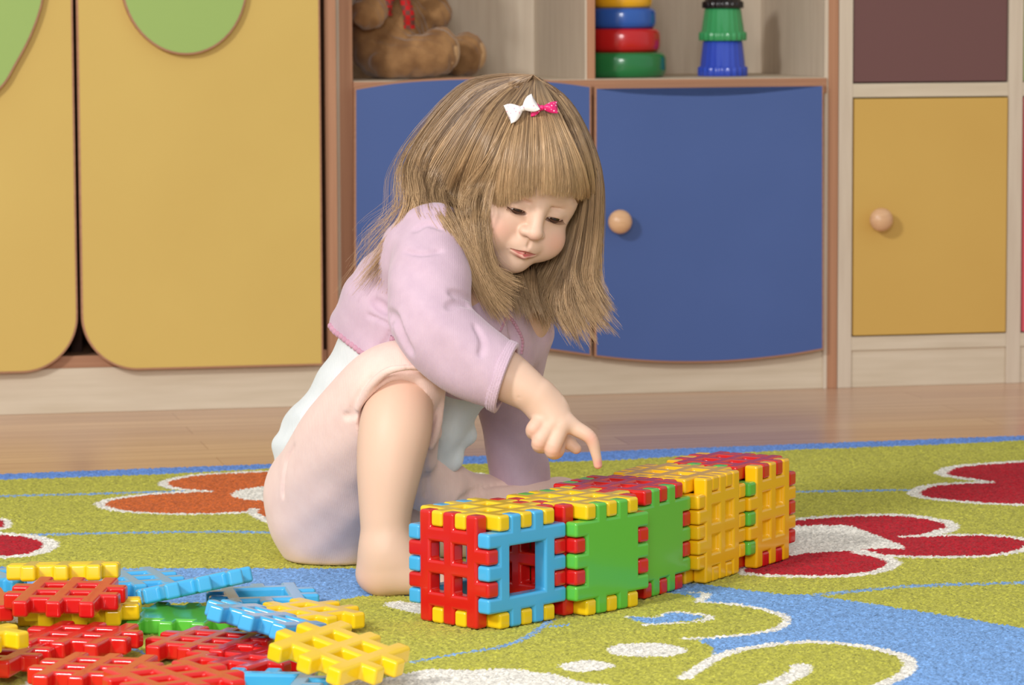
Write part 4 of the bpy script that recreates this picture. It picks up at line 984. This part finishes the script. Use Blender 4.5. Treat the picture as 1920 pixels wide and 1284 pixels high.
# ---- bow clips
M['bow_white'] = noisy_mat('white_ribbon', (238, 228, 228), (234, 216, 220), 120, rough=.6); M['bow_pink'] = new_mat('pink_satin', (226, 40, 120), .35, .5)
def dotted(m, dot, base, scale):
    N, L, b = nodes(m); tc = N.new('ShaderNodeTexCoord'); vo = N.new('ShaderNodeTexVoronoi'); vo.inputs['Scale'].default_value = scale; L.new(tc.outputs['Object'], vo.inputs['Vector'])
    L.new(ramp(m, vo.outputs['Distance'], [(.16, dot), (.24, base)]), b.inputs['Base Color'])
dotted(M['bow_pink'], (250, 220, 235), (222, 36, 112), 260); dotted(M['bow_white'], (224, 170, 186), (238, 232, 230), 230)
def bow(name, label, cpx, left, right, wl_, wr, mat, lift=.022):
    c = on_head(*cpx, lift); root = None; V, Q = [], []; n0 = 0
    nrm = c - HC_; nrm = HB.T @ ((HB @ nrm) / (HR_ ** 2)); nrm /= np.linalg.norm(nrm); nrm = nrm - _F * 1.3; nrm /= np.linalg.norm(nrm)
    root = bpy.data.objects.new(name, None); link(root, girl); root.location = c - GO; root['label'] = label
    for nm, tip, w_ in (('ribbon_loop', left, wl_), ('ribbon_loop', right, wr)):
        t = P(tip[0], tip[1], c[1]) - c; t = t - nrm * t.dot(nrm) * .6; Lh = np.linalg.norm(t); t /= Lh; s = np.cross(nrm, t)
        vs = []; nu, nv = 14, 16
        for iu in range(nu + 1):
            x = iu / nu; ww = w_ * (.16 + .84 * math.sin(min(x * 1.25, 1) * math.pi / 2)) * .5; hh = .0045 * math.sin(math.pi * min(x * .9 + .08, 1)) + .0009
            tipcut = 1 - .10 * 0
            for iv in range(nv):
                a = 2 * math.pi * iv / nv; sx = math.cos(a) * ww; xx = x * Lh * (1 - .12 * x * (1 - abs(math.cos(a)) ** 2))
                vs.append(t * xx + s * sx + nrm * (math.sin(a) * hh * (1 - .5 * abs(math.cos(a)) ** 3) + .001))
        fs = [(iu * nv + iv, iu * nv + (iv + 1) % nv, (iu + 1) * nv + (iv + 1) % nv, (iu + 1) * nv + iv) for iu in range(nu) for iv in range(nv)]
        bm = bmesh.new(); bv_ = [bm.verts.new(v) for v in vs]
        for f in fs: bm.faces.new([bv_[k] for k in f])
        bm.faces.new(bv_[-nv:]); bm.faces.new(bv_[:nv][::-1]); bmesh.ops.recalc_face_normals(bm, faces=bm.faces); bm_obj(nm, bm, mat, root, smooth=True)
    bm = bmesh.new(); bmesh.ops.create_uvsphere(bm, u_segments=16, v_segments=10, radius=1)
    for v in bm.verts: v.co = Vector(s * v.co.x * .0032 + nrm * (v.co.z * .0036 + .0015) + t * v.co.y * .0032)
    bmesh.ops.recalc_face_normals(bm, faces=bm.faces); bm_obj('ribbon_knot', bm, mat, root, smooth=True)
bow('hair_bow', 'white dotted bow clip', (980, 204), (951, 216), (1005, 190), .0235, .0215, M['bow_white'], .026)
bow('hair_bow', 'pink dotted bow clip', (1016, 203), (993, 206), (1046, 201), .018, .0145, M['bow_pink'], .022)
# ---------------------------------------------------------------- plush bear on the left shelf
def T(px, py, depth):
    O = OC - _n * depth; d = ray(px, py); t = (O - CAM).dot(_n) / d.dot(_n); return CAM + d * t
def build_bear():
    base = T(745, 148, .17); bear = empty('teddy_bear', (base[0], base[1], ZS)); tag(bear, 'brown plush bear with red checked ribbon sitting in left shelf compartment', 'teddy bear')
    bo = np.array(bear.location)
    def add(name, v, q, mat, label=None): 
        o = mesh_obj(name, np.asarray(v) - bo, np.asarray(q), mat, bear, True)
        if label: o['label'] = label
        return o
    c = T(735, 60, .19); B = np.array([_u, -_n, [0, 0, 1]])
    F = Field(c - [.16, .16, .13], c + [.22, .16, .30], .003)
    F.ell(T(728, 62, .20), (.070, .066, .084), B, .02)
    F.cone(T(735, 112, .15), T(800, 104, .115), .036, .036, .02); F.ell(T(826, 95, .11), (.031, .038, .040), B, .012)
    F.cone(T(790, 108, .24), T(850, 105, .22), .033, .034, .02); F.ell(T(878, 101, .215), (.029, .035, .038), B, .012)
    F.cone(T(712, -20, .15), T(692, 22, .115), .028, .030, .015); F.cone(T(790, -15, .22), T(815, 25, .20), .028, .030, .015)
    F.ell(T(748, -82, .17), (.068, .064, .062), B, .015); F.ell(T(775, -62, .11), (.028, .030, .024), B, .012)
    for x in (700, 800): F.ell(T(x, -140, .19), (.026, .014, .026), B, .008)
    F.warp(lambda x, y, z: .0014 * wave(x, y, z, (1, .3, .2), 210) * wave(x, y, z, (-.3, .2, 1), 190) + .0012 * wave(x, y, z, (.6, 1, .6), 330))
    sl, (x, y, z) = F.sub(F.lo, F.lo + F.n * F.v); F.smax(sl, (-z + ZS + .0004) + 0 * x + 0 * y, .004)
    m = noisy_mat('brown_plush', (176, 134, 90), (128, 92, 60), 26, rough=.95, spec=.1, bstr=.4, bdist=.004, detail=6, sheen=.5); bump(m, noise(m, 420, 3), .5, .002)
    v, q = F.mesh(); add('body', v, q, m)
    mp = noisy_mat('pale_plush', (206, 168, 122), (190, 150, 106), 60, rough=.9, spec=.1, sheen=.4)
    for px, py, dp, r in ((842, 97, .105, .026), (893, 102, .21, .024)):
        cc = T(px, py, dp); G1 = Field(cc - .05, cc + .05, .0025); G1.ell(cc, (.018, r, r * 1.15), B, .01); v, q = G1.mesh(); add('foot_pad', v, q, mp, 'paler sole pad')
    tm = new_mat('checked_ribbon', (190, 34, 36), .7, .2); N, L, b = nodes(tm); tc = N.new('ShaderNodeTexCoord'); ck = N.new('ShaderNodeTexChecker'); ck.inputs['Scale'].default_value = 120
    ck.inputs['Color1'].default_value = lin((196, 34, 36)); ck.inputs['Color2'].default_value = lin((120, 70, 62)); L.new(tc.outputs['Object'], ck.inputs[0]); L.new(ck.outputs[0], b.inputs['Base Color'])
    for pts in ([(742, -22, .10), (732, -4, .105), (724, 14, .11), (726, 30, .115)], [(750, -22, .10), (760, 0, .10), (766, 28, .10), (768, 54, .105)]):
        p = catmull([T(*k) for k in pts], 8, False); vs = []; w_ = .0095; n = len(p)
        for k, a in enumerate(p):
            for sx in (-1, 1):
                for dy in (-.001, .001): vs.append(a + _u * sx * w_ * (.6 + .4 * min(1, k / 10)) + _n * (dy + .002 * math.sin(k * .5)))
        fs = []
        for k in range(n - 1):
            o = k * 4
            for i, j in ((0, 1), (1, 3), (3, 2), (2, 0)): fs.append((o + i, o + j, o + 4 + j, o + 4 + i))
        fs += [(0, 2, 3, 1), ((n - 1) * 4, (n - 1) * 4 + 1, (n - 1) * 4 + 3, (n - 1) * 4 + 2)]
        o = mesh_obj('ribbon_tail', [a - bo for a in vs], fs, tm, bear, True); o['label'] = 'red checked ribbon'
    G1 = Field(T(746, -24, .12) - .06, T(746, -24, .12) + .06, .002); a = T(746, -24, .105)
    G1.ell(a, (.008, .007, .009), B, .003); G1.ell(a + _u * .022, (.018, .007, .014), B, .004); G1.ell(a - _u * .022, (.018, .007, .014), B, .004); v, q = G1.mesh(); add('ribbon_bow', v, q, tm, 'red checked bow')
    dk = new_mat('bead', (24, 18, 16), .15, .5)
    for x, y, dp, rr_ in ((742, -96, .108, .0045), (790, -92, .115, .0045), (782, -72, .082, .0065)):
        cc = T(x, y, dp); G1 = Field(cc - .012, cc + .012, .0012); G1.ell(cc, (rr_,) * 3, B, .001); v, q = G1.mesh(); add('nose' if y == -72 else 'eye', v, q, dk)
build_bear()
